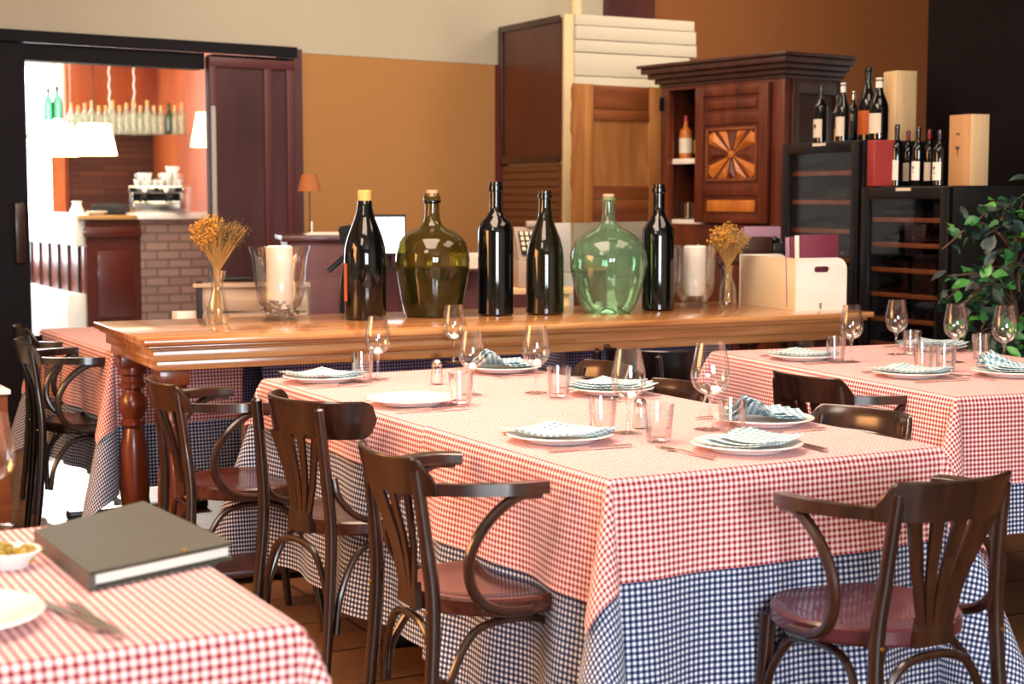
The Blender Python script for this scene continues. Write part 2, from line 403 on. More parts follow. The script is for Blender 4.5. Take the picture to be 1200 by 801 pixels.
# sliding door leaf that covers the wall right of the opening
sd = root('sliding_door', W0 + wd * x240 + Vector((0, 0, 0)), WA, 'dark mauve wooden sliding door leaf right of the bar opening', 'door')
L = x345 - x240 - .03
b = MB(); b.box(0, L, -.05, -.005, .01, ztrim - .06); b.build('leaf', M['mauve'], sd, smooth=False)
b = MB()
for a in (0, L*.63, L-.06): b.box(a, a+.05, -.065, -.051, .01, ztrim - .06, .004)
b.box(0, L, -.066, -.0515, ztrim-.12, ztrim-.06, .004); b.build('frame', M['maroon2'], sd)
b = MB(); b.box(0, .03, -.085, -.066, .2, 1.9, .006); b.build('edge_strip', M['greyc'], sd)
h = D(22, 272, 8.95); hd = root('sliding_door', W0 + wd * (x30 - .012), WA, 'black sliding door leaf at the left edge with a long brown pull handle', 'door')
b = MB(); b.box(-1.1, 0, -.05, -.005, .01, ztrim - .05); b.build('leaf', M['navy'], hd, smooth=False)
zh0, zh1 = wz(20, 308), wz(20, 237)
b = MB(); b.box(-.09, -.03, -.085, -.051, zh0, zh1, .012); b.build('handle', M['armdark'], hd)
# side and rear walls
slab('wall_left', M['cream'], -4.35, -4.2, -3.1, 8.1, 0, 3.55)
DW = Vector((2.15, 8.27, 0))
slab('wall_right_dark', plain('dark_brown_wall', '#110b0d', .7, noise=.08, nscale=4, spec=.1), 0, 5.2, 0, .15, 0, 3.55, loc=DW, rz=R(-61.5))
slab('wall_right', M['cream'], 4.62, 4.75, -3.1, 3.7, 0, 3.55)
# wall behind the camera with two tall windows
def front_wall():
    m = MB(); xs = [-4.35, .35, 1.45, 1.85, 2.95, 4.75]
    for a, c in ((0, 1), (2, 3), (4, 5)): m.box(xs[a], xs[c], -3.15, -3, 0, 3.55)
    for a, c in ((1, 2), (3, 4)): m.box(xs[a], xs[c], -3.15, -3, 0, .9); m.box(xs[a], xs[c], -3.15, -3, 2.7, 3.55)
    struct(m.build('wall_front', M['cream'], smooth=False))
    for i, (a, c) in enumerate(((.35, 1.45), (1.85, 2.95))):
        w = bpy.data.objects.new('window_%d' % (i+1), None); COL.objects.link(w); struct(w)
        m = MB()
        for x in (a, c-.05, (a+c)/2-.02): m.box(x, x+.05, -3.12, -3.04, .9, 2.7)
        for z in (.9, 1.8, 2.65): m.box(a, c, -3.12, -3.04, z, z+.05)
        m.build('window_frame', M['whitepaint'], w, smooth=False)
        m = MB(); m.box(a, c, -3.09, -3.085, .9, 2.7); m.build('window_pane', M['clear'], w, smooth=False)
front_wall()

# cream partition block with a maroon side
PC = D(663, 200, 10.2); PC.z = 0
zt = D(663, 16, 10.2).z
pr = bpy.data.objects.new('wall_partition', None); COL.objects.link(pr); struct(pr); pr.location = PC; pr.rotation_euler.z = ANG
pw, pdp = .98, .78
b = MB(); b.box(.0, pw-.02, .03, pdp, 0, zt-.03); b.build('partition_core', M['post'], pr, smooth=False)
b = MB(); b.box(-.012, .06, .0, .029, 0, zt, .004); b.build('corner_post', M['post'], pr)
b = MB(); z = zt
hs = [.07, .09, .08, .15, .17, .10, .13, .14, .1, .16, .12, .14, .1, .14, .1, .12, .1, .1, .1, .1, .1, .1, .1]
i = 0
while z > .1:
    hh = hs[i % len(hs)]; z1 = z; z -= hh
    ext = [0, .012, .02, -.03][i % 4] if i < 5 else -.02
    b.box(.062, pw + ext, -.004 - .004*(i % 2) - (.012 if i < 3 else 0), .029, max(z, 0)+.004, z1, .003); i += 1
b.build('slat_cladding', M['slat'], pr)
b = MB(); zs = D(640, 186, 10.5).z
b.box(-.02, -.002, .03, pdp+.08, zs, zt-.02); b.build('side_panel', M['maroon'], pr, smooth=False)
b = MB(); b.box(-.035, -.021, .03, pdp+.08, zs-.03, zs+.02, .004); b.box(-.035, -.021, .03, pdp+.08, zt-.05, zt-.005, .004); b.box(-.035, -.021, pdp+.03, pdp+.08, zs, zt-.02, .004); b.build('side_frame', M['armdark'], pr)
b = MB(); b.box(-.012, -.002, .03, pdp+.08, 0, zs-.04)
for k in range(26):
    z = zs-.08-k*.05
    if z > .05: b.box(-.022, -.012, .06, pdp+.04, z, z+.035)
b.build('louvres', plain('brown_louvre', '#6f4a2e', .5), pr, smooth=False)
cy = MB(); cy.lathe([(.035, 0), (.042, .01), (.042, .26), (.0, .262)], 28)
q = D(675, 14, 10.33)
tag(cy.build('candle', M['post'], loc=(q.x, q.y, zt)), 'cream cylinder standing on top of the white slatted partition', 'candle')

# ------------------------------------------------------------------ bar room beyond the opening
BD = 13.2
bc = D(101, 300, BD); bc.z = 0            # left front corner of the bar counter
zc = D(200, 249, 13.6).z                  # counter top
BA = R(28.5)
bk = root('bar_counter', bc, ANG, 'bar counter with brick and dark red front and white top beyond the doorway', 'bar counter')
def bx_of(px):
    k = ray(px, 250).x/ray(px, 250).y
    return (k*bc.y - bc.x)/(V.x - k*V.y)
xb, xe = bx_of(164), bx_of(252)
b = MB(); b.box(0.0, xb-.01, 0, .6, 0, zc-.06); b.box(.09, xb-.08, -.015, 0, .35, zc-.32, .006); b.box(-.02, xb, -.03, .0, zc-.2, zc-.12, .004); b.build('wooden_front', M['barred'], bk)
b = MB(); b.box(xb, xe, 0.0, .6, 0, zc-.06); b.build('brick_front', M['barbrick'], bk, smooth=False)
b = MB(); b.box(xb-.03, xe, -.05, .62, zc-.055, zc, .005); b.build('marble_top', M['marble'], bk)
b = MB(); b.box(-.06, xb-.035, -.04, .62, zc-.055, zc-.02, .005); b.build('wooden_top', wood('tan_counter_wood', '#a67a48', '#c49a60', .3), bk)
# counter side running back, white and wooden panels
sl = D(37, 300, 15.0); sl.z = 0
dv = (sl - bc); ln = dv.length; an = math.atan2(dv.y, dv.x)
b2 = root('bar_side_counter', bc + Vector((-.03, .03, 0)), an, 'sunlit white counter side with dark upright boards behind the doorway', 'bar counter')
b = MB(); b.box(0, ln, -.05, .0, .55, zc-.28)
b.build('panel_board', M['barpanel'], b2, smooth=False)
for k in range(7):
    b = MB(); b.box(.12+k*.36, .17+k*.36, .0, .02, .55, zc-.28, .003); b.build('upright', M['armdark'], b2)
b = MB(); b.box(0, ln, -.05, .06, zc-.275, zc, .006); b.build('counter_top', M['whitepaint'], b2)
b = MB(); b.box(0, ln, -.05, .14, 0, .545, .004); b.build('plinth', M['whitepaint'], b2)
BC_ = D(178, 100, 16.0); BC_.z = 0
slab('wall_bar_back', M['bartile'], -7, 0, 0, .15, 0, 2.0, loc=BC_, rz=ANG)
xo = (D(74, 100, 15.6).x - BC_.x)/math.cos(ANG)
slab('wall_bar_upper', M['orangewood'], xo, 0, -.12, -.001, 2.0, 2.68, loc=BC_, rz=ANG)
slab('wall_bar_right', M['orangewood'], 0, .15, -3.6, 0, 0, 2.68, loc=BC_, rz=ANG)
slab('ceiling_bar', M['whitepaint'], -8, -1.5, 9.9, 16.4, 2.68, 2.76)
slab('wall_bar_left', M['whitepaint'], -7.2, -7.05, 8.5, 16.4, 0, 2.7)
wn = bpy.data.objects.new('window_3', None); COL.objects.link(wn); struct(wn); wn.location = BC_; wn.rotation_euler.z = ANG
a1 = xo - .03; a0 = a1 - 1.6
b = MB(); b.box(a0, a1, -.03, -.02, .75, 2.6); b.build('window_pane', M['sky'], wn, smooth=False)
for x in (a0-.05, a1): b = MB(); b.box(x, x+.05, -.06, -.001, .7, 2.66); b.build('window_frame', M['whitepaint'], wn, smooth=False)
for z in (.69, 1.92, 2.61): b = MB(); b.box(a0, a1, -.05, -.031 if z == 1.92 else -.001, z, z+.045); b.build('window_frame', M['whitepaint'], wn, smooth=False)
q0, q1 = D(64, 210, 15.2), D(80, 210, 15.2)
b = MB(); b.box(q0.x, q1.x, 15.1, 15.2, 0, 1.95); struct(b.build('trim_5', M['orangewood'], smooth=False))
slab('floor_bar', M['floorbar'], -7, -1.5, 9.9, 16.2, 0.0, .006)
# hanging bottle shelf
SD = 14.4
sh0, sh1 = D(70, 158, SD), D(222, 160, SD)
hs_ = root('hanging_shelf', (0, SD, 0), 0, 'glass shelf hung on ropes over the bar and carrying wine bottles', 'shelf')
zb = D(150, 157.5, SD).z
b = MB(); b.box(sh0.x, sh1.x, -.07, .07, zb-.012, zb); b.build('board', M['cleard'], hs_, smooth=False)
ztb = 2.68
for px in (128, 157):
    b = MB(); x = D(px, 100, SD).x; b.tube([(x + .006*math.sin(i*1.7), -.0, zb + (ztb - zb)*i/24) for i in range(25)], .009, 8, (0, 1, 0)); b.build('rope', M['paper'], hs_)
def bottle_prof(r, h, kind='bord', s=1.0):
    if kind == 'bord':
        p = [(0, .03*h), (r*.6, .012*h), (r*.9, 0), (r, .015*h), (r, .62*h), (r*.96, .66*h), (r*.72, .71*h), (r*.44, .75*h), (r*.36, .79*h), (r*.34, .93*h), (r*.42, .935*h), (r*.42, .965*h), (r*.35, .97*h), (r*.35, h), (0, h)]
    else:
        p = [(0, .03*h), (r*.6, .012*h), (r*.9, 0), (r, .015*h), (r, .48*h), (r*.97, .54*h), (r*.85, .61*h), (r*.66, .68*h), (r*.48, .75*h), (r*.37, .82*h), (r*.33, .93*h), (r*.41, .935*h), (r*.41, .96*h), (r*.35, .965*h), (r*.35, h), (0, h)]
    return p
def bar_bottle(name, mat, h, neckm):
    r = root(name, (0, 0, 0), 0, '', 'bottle', 'bottles on the hanging shelf over the bar')
    m = MB(); m.lathe(bottle_prof(.042, h, 'burg'), 18); m.build('body', mat, r)
    m = MB(); m.lathe([(.0165, 0), (.0165, .05), (0, .052)], 12, (0, 0, h*.86)); m.build('capsule', neckm, r)
    return r
bbw = bar_bottle('wine_bottle', M['bottlew'], .27, M['corky'])
bbg = bar_bottle('wine_bottle', M['bottleg'], .27, M['olivehead'])
n = 17
for i in range(n):
    px = 84 + i * 8.1
    if i == 14:
        place(bbg, (D(px+1, 150, SD).x, SD, zb), 0, 'green glass bottle near the right end of the hanging bar shelf', 'bottles on the hanging shelf over the bar'); continue
    s = random.choice((.92, 1, 1.08))
    place(bbw, (D(px, 150, SD).x, SD, zb), 0, 'pale wine bottle standing in the row on the hanging bar shelf', 'pale bottles on the hanging shelf over the bar', (1, 1, s))
for px, py, lab in ((57, 133, 'olive green bottle on the ledge at the far left of the bar window'), (68, 131, 'dark bottle on the ledge at the left of the bar window')):
    q = D(px, py+8, 13.9)
    g = dup(bbg, q, 0, lab, 'bottles on the ledge by the bar window')
b = MB(); q = D(62, 141, 13.9); b.box(q.x-.17, q.x+.17, 13.8, 14.0, q.z-.012, q.z)
for x in (q.x-.16, q.x+.15): b.box(x, x+.01, 13.89, 13.9, q.z, 2.68)
tag(b.build('hanging_shelf', M['cleard'], smooth=False), 'short hanging ledge beside the bright bar window', 'shelf')
# pendant lamps
def pendant(px, py0, py1, d, lab, rot=0):
    a, c = D(px, py0, d), D(px, py1, d); hh = a.z - c.z
    r = root('pendant_lamp', (a.x, d, c.z), 0, lab, 'lamp', 'white pendant lamps over the bar')
    w = 26*d/F
    m = MB(); m.lathe([(w, 0), (w*.99, .008), (w*.72, hh), (w*.3, hh+.004)], 32, cap=False); m.build('lamp_shade', M['shade'], r)
    m = MB(); m.tube([(0, 0, hh), (0, 0, 2.68 - c.z)], .004, 6, (0, 1, 0)); m.build('cord', M['blackm'], r)
    return r
pendant(110, 145, 182, 12.4, 'white cone pendant lamp hanging over the bar between the other two')
pendant(66, 145, 183, 12.9, 'white cone pendant lamp nearest the bright window, leftmost of the bar lamps')
pendant(249, 132, 172, 12.0, 'white cone pendant lamp half hidden by the sliding door, rightmost of the bar lamps')
# espresso machine on the bar
q = D(184, 243, 13.5)
em = root('espresso_machine', (q.x, 13.6, zc), 0, 'steel espresso machine with white cups piled on top on the bar', 'coffee machine')
s = 13.6/F
b = MB(); b.box(-29*s, 29*s, -.1, .2, 0, .1, .01); b.box(-32*s, 32*s, -.12, .22, 22*s, 31*s, .01); b.box(-31*s, -27*s, -.12, .2, 0, 31*s, .005); b.box(27*s, 31*s, -.12, .2, 0, 31*s, .005); b.build('housing', M['steel'], em)
b = MB(); b.box(-27*s, 27*s, -.03, .18, 5*s, 22*s); b.build('back_panel', M['blackm'], em, smooth=False)
for k, x in enumerate((-25, -13, 1, 12, 25)):
    b = MB(); b.lathe([(2.9*s, 0), (2.9*s, .02), (0, .022)], 16); b.build('knob', M['black'] if k in (0, 2, 4) else M['paper'], em, loc=(x*s, -.12, 26.5*s), rot=(R(90), 0, 0))
for x in (-15, 15):
    b = MB(); b.box(x*s-.03, x*s+.03, -.1, .02, .1, .16, .01); b.tube([(x*s, -.1, .12), (x*s, -.24, .1)], .012, 8); b.build('group_head', M['black'], em)
cup = root('coffee_cup', (0, 0, 0), 0, '', 'cup', 'white cups piled on the espresso machine')
b = MB(); b.lathe([(0, .0), (.022, 0), (.026, .01), (.038, .055), (.035, .055), (.022, .01), (0, .008)], 16); b.build('bowl', M['chinaware'], cup)
b = MB(); b.tube(bez([(.035, 0, .045), (.055, 0, .04), (.05, 0, .02), (.028, 0, .015)], 4), .004, 6, (0, 1, 0)); b.build('handle', M['chinaware'], cup)
cups = [(-26, 0), (-19, 0), (-12, 0), (-5, 0), (3, 0), (10, 0), (17, 0), (24, 0), (-22, 1), (-14, 1), (5, 1), (12, 1), (19, 1), (11, 2), (17, 2)]
for x, l in cups:
    place(cup, (em.location.x + x*s, 13.62 + .02*(x % 3), zc + 31*s + .001 + l*.056), R(x*40), 'white coffee cup in the pile on top of the espresso machine', 'white cups piled on the espresso machine')
q = D(94, 243, 13.6); b = MB(); b.lathe([(0, 0), (.05, 0), (.06, .03), (.035, .09), (.045, .12), (.04, .12), (0, .03)], 18)
tag(b.build('jug', M['chinaware'], loc=(q.x, 13.5, zc-.02)), 'small cream jug on the wooden end of the bar', 'jug')
b = MB(); b.lathe([(0, 0), (.05, 0), (.09, .03), (.088, .035), (0, .01)], 18)
tag(b.build('saucer', M['chinaware'], loc=(D(115, 243, 13.4).x, 13.35, zc-.02)), 'small white dish on the wooden end of the bar', 'dish')
b = MB(); b.box(-.14, .14, -.1, .1, 0, .09, .01); b.box(-.1, .1, -.08, .08, .09, .1, .004)
tag(b.build('black_tray_box', M['blackm'], loc=(D(128, 243, 13.7).x, 13.75, zc-.02)), 'low black box on the bar left of the espresso machine', 'box')

# ------------------------------------------------------------------ sideboard
SZ = .875
S0 = P(168, 398, SZ); S1 = P(1025, 365, SZ)
SA = math.atan2(S1.y-S0.y, S1.x-S0.x); SL = (S1-S0).length; SDp = .86
sb = root('sideboard_table', (S0.x, S0.y, 0), SA, 'long honey coloured wooden table with turned legs, carrying big bottles', 'table')
b = MB()
prof = [(0, SZ), (-.0, SZ-.012), (.006, SZ-.02), (.006, SZ-.03)]
b.box(0, SL, 0, SDp, SZ-.024, SZ, .006)
b.build('tabletop', M['pine'], sb)
b = MB(); b.box(.02, SL-.02, .02, SDp-.02, SZ-.036, SZ-.0245, .003); b.box(.032, SL-.032, .032, SDp-.032, SZ-.042, SZ-.037, .002)
b.build('moulding', M['pine'], sb)
b = MB(); b.box(.040, SL-.040, .040, SDp-.040, SZ-.079, SZ-.043, .003); b.box(.055, SL-.055, .055, SDp-.055, SZ-.113, SZ-.080, .003)
b.build('apron', M['pine'], sb)
def leg_prof(zt):
    r = .052
    pts = [(0, 0), (.03, 0), (.034, .01), (.04, .05), (.03, .075), (.032, .09), (.05, .14), (.056, .2), (.054, .3), (.05, .38), (.04, .43), (.034, .45), (.046, .465), (.046, .48), (.035, .49), (.05, .52), (.053, .545), (.05, .57), (.034, .595), (.03, .605), (.048, .615), (.048, .63), (.04, .64), (.04, .66), (.052, .67), (.052, .69), (.045, zt)]
    return pts
for (x, y) in ((.12, .12), (.12, SDp-.12), (SL-.12, .12), (SL-.12, SDp-.12)):
    b = MB(); b.lathe(leg_prof(SZ-.13), 28); b.box(-.052, .052, -.052, .052, .695, SZ-.124, .004); lg = b.build('leg', M['pine_leg'], sb, loc=(x, y, .0505))
    lg.scale = (1, 1, (SZ-.114-.0505)/(SZ-.124))
b = MB(); b.box(.05, SL-.05, .06, SDp-.06, .02, .05, .006); b.build('foot_board', M['armdark'], sb)
def sbp(px, py, z=SZ): return P(px, py, z)

def big_bottle(name, px, py, prof, mat, lab, cork=None, corkz=None, corkr=None, cat='bottle', extra=None):
    q = sbp(px, py); s = q.y / F / cp
    r = root(name, (q.x, q.y, SZ), 0, lab, cat)
    m = MB(); m.lathe([(a*s, z*s) for a, z in prof], 48, cap=False); m.build('body', mat, r)
    if cork:
        m = MB(); m.lathe([(0, corkz[0]*s), (corkr*s, corkz[0]*s), (corkr*s, corkz[1]*s), (corkr*.9*s, (corkz[1]+.6)*s), (0, (corkz[1]+.6)*s)], 24); m.build('cork', cork, r)
    return r, s
r, s = big_bottle('wine_bottle', 428.5, 374, [(0, 3), (18, 1), (23, 0), (24.5, 2.5), (24.5, 72), (23.5, 84), (20.5, 96), (16, 108), (12, 118), (9.3, 128), (8.2, 138), (7.5, 139), (7.5, 150), (0, 150)], M['dkglass'],
    'giant black wine bottle with yellow cork, leftmost on the sideboard', M['corky'], (135.5, 150), 7.9)
b = MB()
b.lathe([(24.8*s, 0), (24.8*s, 44*s)], 48, (0, 0, 22*s), cap=False)
bm = b.bm; bmesh.ops.delete(bm, geom=[f for f in bm.faces if not (f.calc_center_median().x < -.8*24.8*s or (f.calc_center_median().x < 0 and f.calc_center_median().y > 0))], context='FACES'); b.build('label', M['labelo'], r)
def dj(name, px, py, prof, mat, lab, ck): return big_bottle(name, px, py, prof, mat, lab, M['corkpale'], ck, 6.6, 'demijohn')
olp = [(0, 7), (16, 5), (26, 1), (31, 0), (34, 3), (37, 18), (40.5, 38), (43, 54), (43.6, 66), (42.5, 76), (39, 86), (33, 93.5), (25, 98.5), (17, 102), (12, 106), (9.5, 112), (8.6, 120), (8.2, 134), (9.8, 135), (10.2, 139), (8.5, 141), (8, 143)]
r, s = dj('demijohn', 507, 370, olp, M['olive'], 'round dark olive glass demijohn with a cork on the sideboard', (139, 146))
# the dark wine that fills the lower half
w = [(a-1.6, z+1.4) for a, z in olp[2:8]]; w = [(0, 3)] + w + [(41.3, 57), (0, 57)]
b = MB(); b.lathe([(max(0, a*s), z*s) for a, z in w], 48); b.build('wine', plain('dark_wine', '#0b0703', .4, noise=.2, nscale=10), r)
b = MB(); b.lathe([(9.3*s, 0), (10.6*s, 1.5*s), (10.6*s, 3*s), (9.3*s, 4*s)], 24, (0, 0, 131*s), cap=False); b.build('lip_ring', M['dkglass'], r)
grp = [(0, 9), (14, 6), (21, 1.5), (25, 0), (29, 3), (34, 12), (40, 30), (44, 48), (45.3, 60), (44, 72), (39.5, 82), (31, 90.5), (22, 96), (14, 100), (9.5, 105), (7.6, 111), (7, 120), (7, 129), (8.6, 130), (9, 134), (7.4, 135)]
r, s = dj('demijohn', 712.5, 366, grp, M['green'], 'round clear green glass demijohn with a cork on the sideboard', (131, 137.5))
big_bottle('wine_bottle', 581, 369, [(0, 3), (15, 1), (19, 0), (20.8, 2), (20.8, 96), (20, 103), (16.5, 109.5), (11, 115), (8, 120), (7.2, 126), (7, 144), (8.4, 145), (8.4, 151), (7.6, 152), (7.6, 155), (0, 155)], M['dkglass'], 'tall straight black wine bottle between the olive demijohn and the tapering bottle')
big_bottle('wine_bottle', 638.5, 368, [(0, 3), (16, 1), (20, 0), (22, 2.5), (22, 66), (21, 76), (18, 88), (14, 98), (10.5, 107), (8, 116), (7, 126), (7, 134), (8.3, 135), (8.3, 139), (7.4, 140), (7.4, 143.5), (0, 143.5)], M['dkglass2'], 'tapering olive black wine bottle just left of the green demijohn')
big_bottle('wine_bottle', 771, 363, [(0, 3), (13, 1), (17.5, 0), (19.2, 2), (19.2, 86), (18.3, 93), (15, 100), (10.5, 106), (7.6, 112), (6.8, 120), (6.8, 136), (8, 137), (8, 142), (7, 143), (7, 146), (0, 146)], M['dkglass'], 'black wine bottle standing right of the green demijohn')
# hurricane vases with candles
def hurricane(px, py, prof, cr, ch, lab, lab2, peb=True):
    q = sbp(px, py); s = q.y/F/cp
    r = root('hurricane_vase', (q.x, q.y, SZ), 0, lab, 'vase')
    m = MB(); m.lathe([(a*s, z*s) for a, z in prof], 48, cap=False); m.build('body', M['cleard'], r)
    z0 = 14*s
    c = root('pillar_candle', (q.x, q.y, SZ + z0), 0, lab2, 'candle')
    m = MB(); m.lathe([(0, 0), (cr*s, 0), (cr*s, ch*s), (cr*.85*s, (ch+2)*s), (cr*.4*s, (ch+.5)*s), (0, (ch+.2)*s)], 36); m.build('wax', M['candle'], c)
    m = MB(); m.tube([(0, 0, ch*s), (.001, 0, (ch+4)*s)], .0012, 6, (0, 1, 0)); m.build('wick', M['ink'], c)
    if peb:
        for k in range(90):
            pass
        m = MB(); random.seed(3)
        for k in range(120):
            a = random.random()*6.28; zz = random.uniform(7, 24)*s; rr = (cr*.2 + (23.5-cr*.2)*random.random()**.5)*s if zz < 13*s else random.uniform(cr+2, 25)*s
            rr = min(rr, (19+zz/s*.38)*s)
            if zz > 13*s and rr < (cr+2.5)*s: continue
            bmesh.ops.create_icosphere(m.bm, subdivisions=1, radius=random.uniform(2.2, 3.6)*s, matrix=Matrix.Translation((rr*math.cos(a), rr*math.sin(a), zz)) @ Matrix.Diagonal((1, random.uniform(.6, 1), .65, 1)))
        o = m.build('pebbles', M['pebble'], ang=9); o.location = (q.x, q.y, SZ)
        tag(o, 'grey and brown pebbles round the foot of the candle in the flared vase', 'pebbles', kind='stuff')
hurricane(328.5, 375, [(0, 2), (17, 2), (21, 0), (22, 2), (16, 6), (17.5, 8), (24, 17), (28, 30), (30, 50), (31, 66), (32.5, 76), (36, 86), (35.2, 86), (31.8, 76), (30.2, 66), (29, 50), (27, 31), (22.5, 18), (16, 9.5), (0, 8.5)], 15.5, 71, 'flared clear glass hurricane vase with pebbles at the left of the sideboard', 'thick cream pillar candle in the flared glass vase')
hurricane(813.5, 360, [(0, 2), (15, 2), (18, 0), (19, 3), (14, 6), (16, 9), (22, 17), (24, 30), (24.5, 50), (25, 68), (26, 73), (25.3, 73), (24.2, 68), (23.8, 50), (23, 31), (20.5, 18), (14, 9.5), (0, 8.5)], 13.5, 56, 'straight clear glass hurricane vase right of the rightmost black bottle', 'white pillar candle in the straight glass vase', False)
def flower_vase(px, py, prof, lab, lab2, fpx, spread, hgt, cols, n=1):
    q = sbp(px, py); s = q.y/F/cp
    r = root('bud_vase', (q.x, q.y, SZ), 0, lab, 'vase')
    m = MB(); m.lathe([(a*s, z*s) for a, z in prof], 32, cap=False); m.build('body', M['cleard'], r)
    f = root('dried_flowers', (q.x, q.y, SZ), 0, lab2, 'dried flowers')
    topz = prof[-1][1]; stems = MB(); heads = [MB(), MB()]; random.seed(11+n)
    for k in range(190):
        g = 0 if random.random() < .5 else 1
        a0 = random.uniform(*spread[g]); dp = random.uniform(-.35, .35); hh = (hgt[g] + random.uniform(-8, 5) - abs(a0)*6)*s
        neck = Vector((random.uniform(-3, 3)*s, random.uniform(-3, 3)*s, topz*s))
        foot = Vector((random.uniform(-4, 4)*s, random.uniform(-4, 4)*s, 5*s))
        ln = hh - topz*s
        tip = neck + Vector((math.sin(a0)*ln, dp*ln*.7, math.cos(a0)*ln))
        mid = neck.lerp(tip, .5) + Vector((0, 0, .004))
        stems.tube([foot, neck, mid, tip], .0013, 4, (0, 1, 0))
        for j in range(9):
            f_ = random.uniform(.5, 1.0)**.6; o = (mid-tip)*(1-f_)*2.2 + Vector((random.gauss(0, 2.6), random.gauss(0, 2.6), random.gauss(0, 3.4)))*s
            bmesh.ops.create_icosphere(heads[g].bm, subdivisions=1, radius=random.uniform(.8, 1.8)*s*(1.0 if g == 0 else .65), matrix=Matrix.Translation(tip+o) @ Matrix.Diagonal((1, .8, 1.2, 1)))
    stems.build('stems', M['straw'], f); heads[0].build('flower_heads', cols[0], f, ang=9); heads[1].build('flower_heads', cols[1], f, ang=9)
vp = [(0, 1.5), (9, 1), (11, 0), (12.5, 3), (12.8, 14), (12, 22), (9, 33), (7.2, 41), (7.4, 50), (9, 57), (10.3, 63)]
flower_vase(255.5, 380, vp, 'small waisted glass vase at the left end of the sideboard', 'yellow and olive dried flower bunch in the left vase', 0, ((-.52, .03), (-.02, .66)), (121, 122), (M['strawhead'], M['olivehead']))
flower_vase(852.5, 359, [(0, 1.5), (9, 1), (10, 0), (10.5, 3), (10.3, 14), (9, 24), (5, 34), (4.6, 40), (6, 46), (7.5, 48)], 'small waisted glass vase beside the white crate', 'orange yellow dried flower bunch in the vase beside the crate', 0, ((-.55, .1), (-.1, .62)), (90, 88), (M['strawhead'], M['straw']), 5)
# white crate of menus
c0, c1, c2 = sbp(933, 364.5), sbp(1000, 362), sbp(872, 356)
ca = math.atan2(c1.y-c0.y, c1.x-c0.x)
W = (c1-c0).length; Lc = .48; hc = 62*c0.y/F/cp
cr_ = root('menu_crate', (c0.x, c0.y, SZ), R(20), 'whitewashed wooden crate with a hand hole on the sideboard', 'crate')
W = .24; Lc = .50
def end_panel(y0):
    # plate in the xz plane with rounded upper corner and a hand hole
    m = MB(); pts = [(0, 0), (W, 0), (W, hc-.05)] + [(W-.05+.05*math.cos(t*math.pi/16), hc-.05+.05*math.sin(t*math.pi/16)) for t in range(1, 9)] + [(0, hc)]
    n0 = len(pts); hx, hz, hw, hr = W*.5, hc*.78, .025, .0125
    hole = [(hx+hw+hr*math.cos(a), hz+hr*math.sin(a)) for a in [(-math.pi/2)+k*math.pi/6 for k in range(7)]] + [(hx-hw+hr*math.cos(a), hz+hr*math.sin(a)) for a in [(math.pi/2)+k*math.pi/6 for k in range(7)]]
    for yy in (y0, y0+.012):
        vo = [m.bm.verts.new((x, yy, z)) for x, z in pts]; vh = [m.bm.verts.new((x, yy, z)) for x, z in hole]
        es = [m.bm.edges.new((vo[i], vo[(i+1) % len(vo)])) for i in range(len(vo))] + [m.bm.edges.new((vh[i], vh[(i+1) % len(vh)])) for i in range(len(vh))]
        bmesh.ops.triangle_fill(m.bm, use_beauty=True, use_dissolve=False, edges=es)
        if yy == y0: A = (vo, vh)
        else:
            for P0, P1 in zip(A, (vo, vh)):
                for i in range(len(P0)):
                    j = (i+1) % len(P0); m.bm.faces.new((P0[i], P0[j], P1[j], P1[i]))
    return m
end_panel(0).build('end_panel', M['cratew'], cr_, smooth=False)
end_panel(Lc-.012).build('end_panel', M['cratew'], cr_, smooth=False)
b = MB(); b.box(0, .012, .0125, Lc-.0125, 0, hc-.002, .001); b.build('side_panel', wood('crate_side_wood', '#c9b592', '#dccbaa', .6, 'Y', 2, 8, 0), cr_)
b = MB(); b.box(W-.012, W, .0125, Lc-.0125, 0, hc-.052, .001); b.build('side_panel', M['cratew'], cr_)
b = MB(); b.box(.0125, W-.0125, .0125, Lc-.0125, .001, .01); b.build('bottom', M['cratew'], cr_, smooth=False)
b = MB(); b.tube(bez([(.108, -.002, .028), (.118, -.002, .03), (.116, -.002, .022), (.108, -.002, .019), (.118, -.002, .014), (.112, -.002, .008)], 5), .0016, 6, (0, 1, 0)); b.build('stencil_mark', M['ink'], cr_)
def crate_pt(x, y, z): return cr_.location + Matrix.Rotation(R(20), 3, 'Z') @ Vector((x, y, z))
def menu(loc, rz, tilt, w, h, mat, lab, grp=None, th=.008):
    r = root('menu_folder', loc, rz, lab, 'menu', grp); r.rotation_euler.x = tilt
    b = MB(); b.box(0, w, 0, th*.3, 0, h, .001); b.box(0, w, th*.7, th, 0, h, .001); b.box(0, .004, 0, th, 0, h, .001); b.build('cover', mat, r)
    b = MB(); b.box(.006, w-.004, th*.32, th*.68, .004, h-.004); b.build('pages', M['paper'], r, smooth=False)
    return r
for k, (y, mat, lab, tz) in enumerate(((.022, M['burg'], 'burgundy menu folder nearest the hand hole panel in the white crate', -3), (.040, M['paper'], 'white menu card standing behind the front burgundy folder in the crate', -3), (.056, M['burg'], 'burgundy menu folder behind the white card in the crate', -4), (.072, M['mauvec'], 'dusty mauve menu folder rearmost in the white crate', -4))):
    menu(crate_pt(.035 - .012*k, y, .012), R(20), R(tz), .185, .305 - .004*k, mat, lab, 'menus in the white crate')

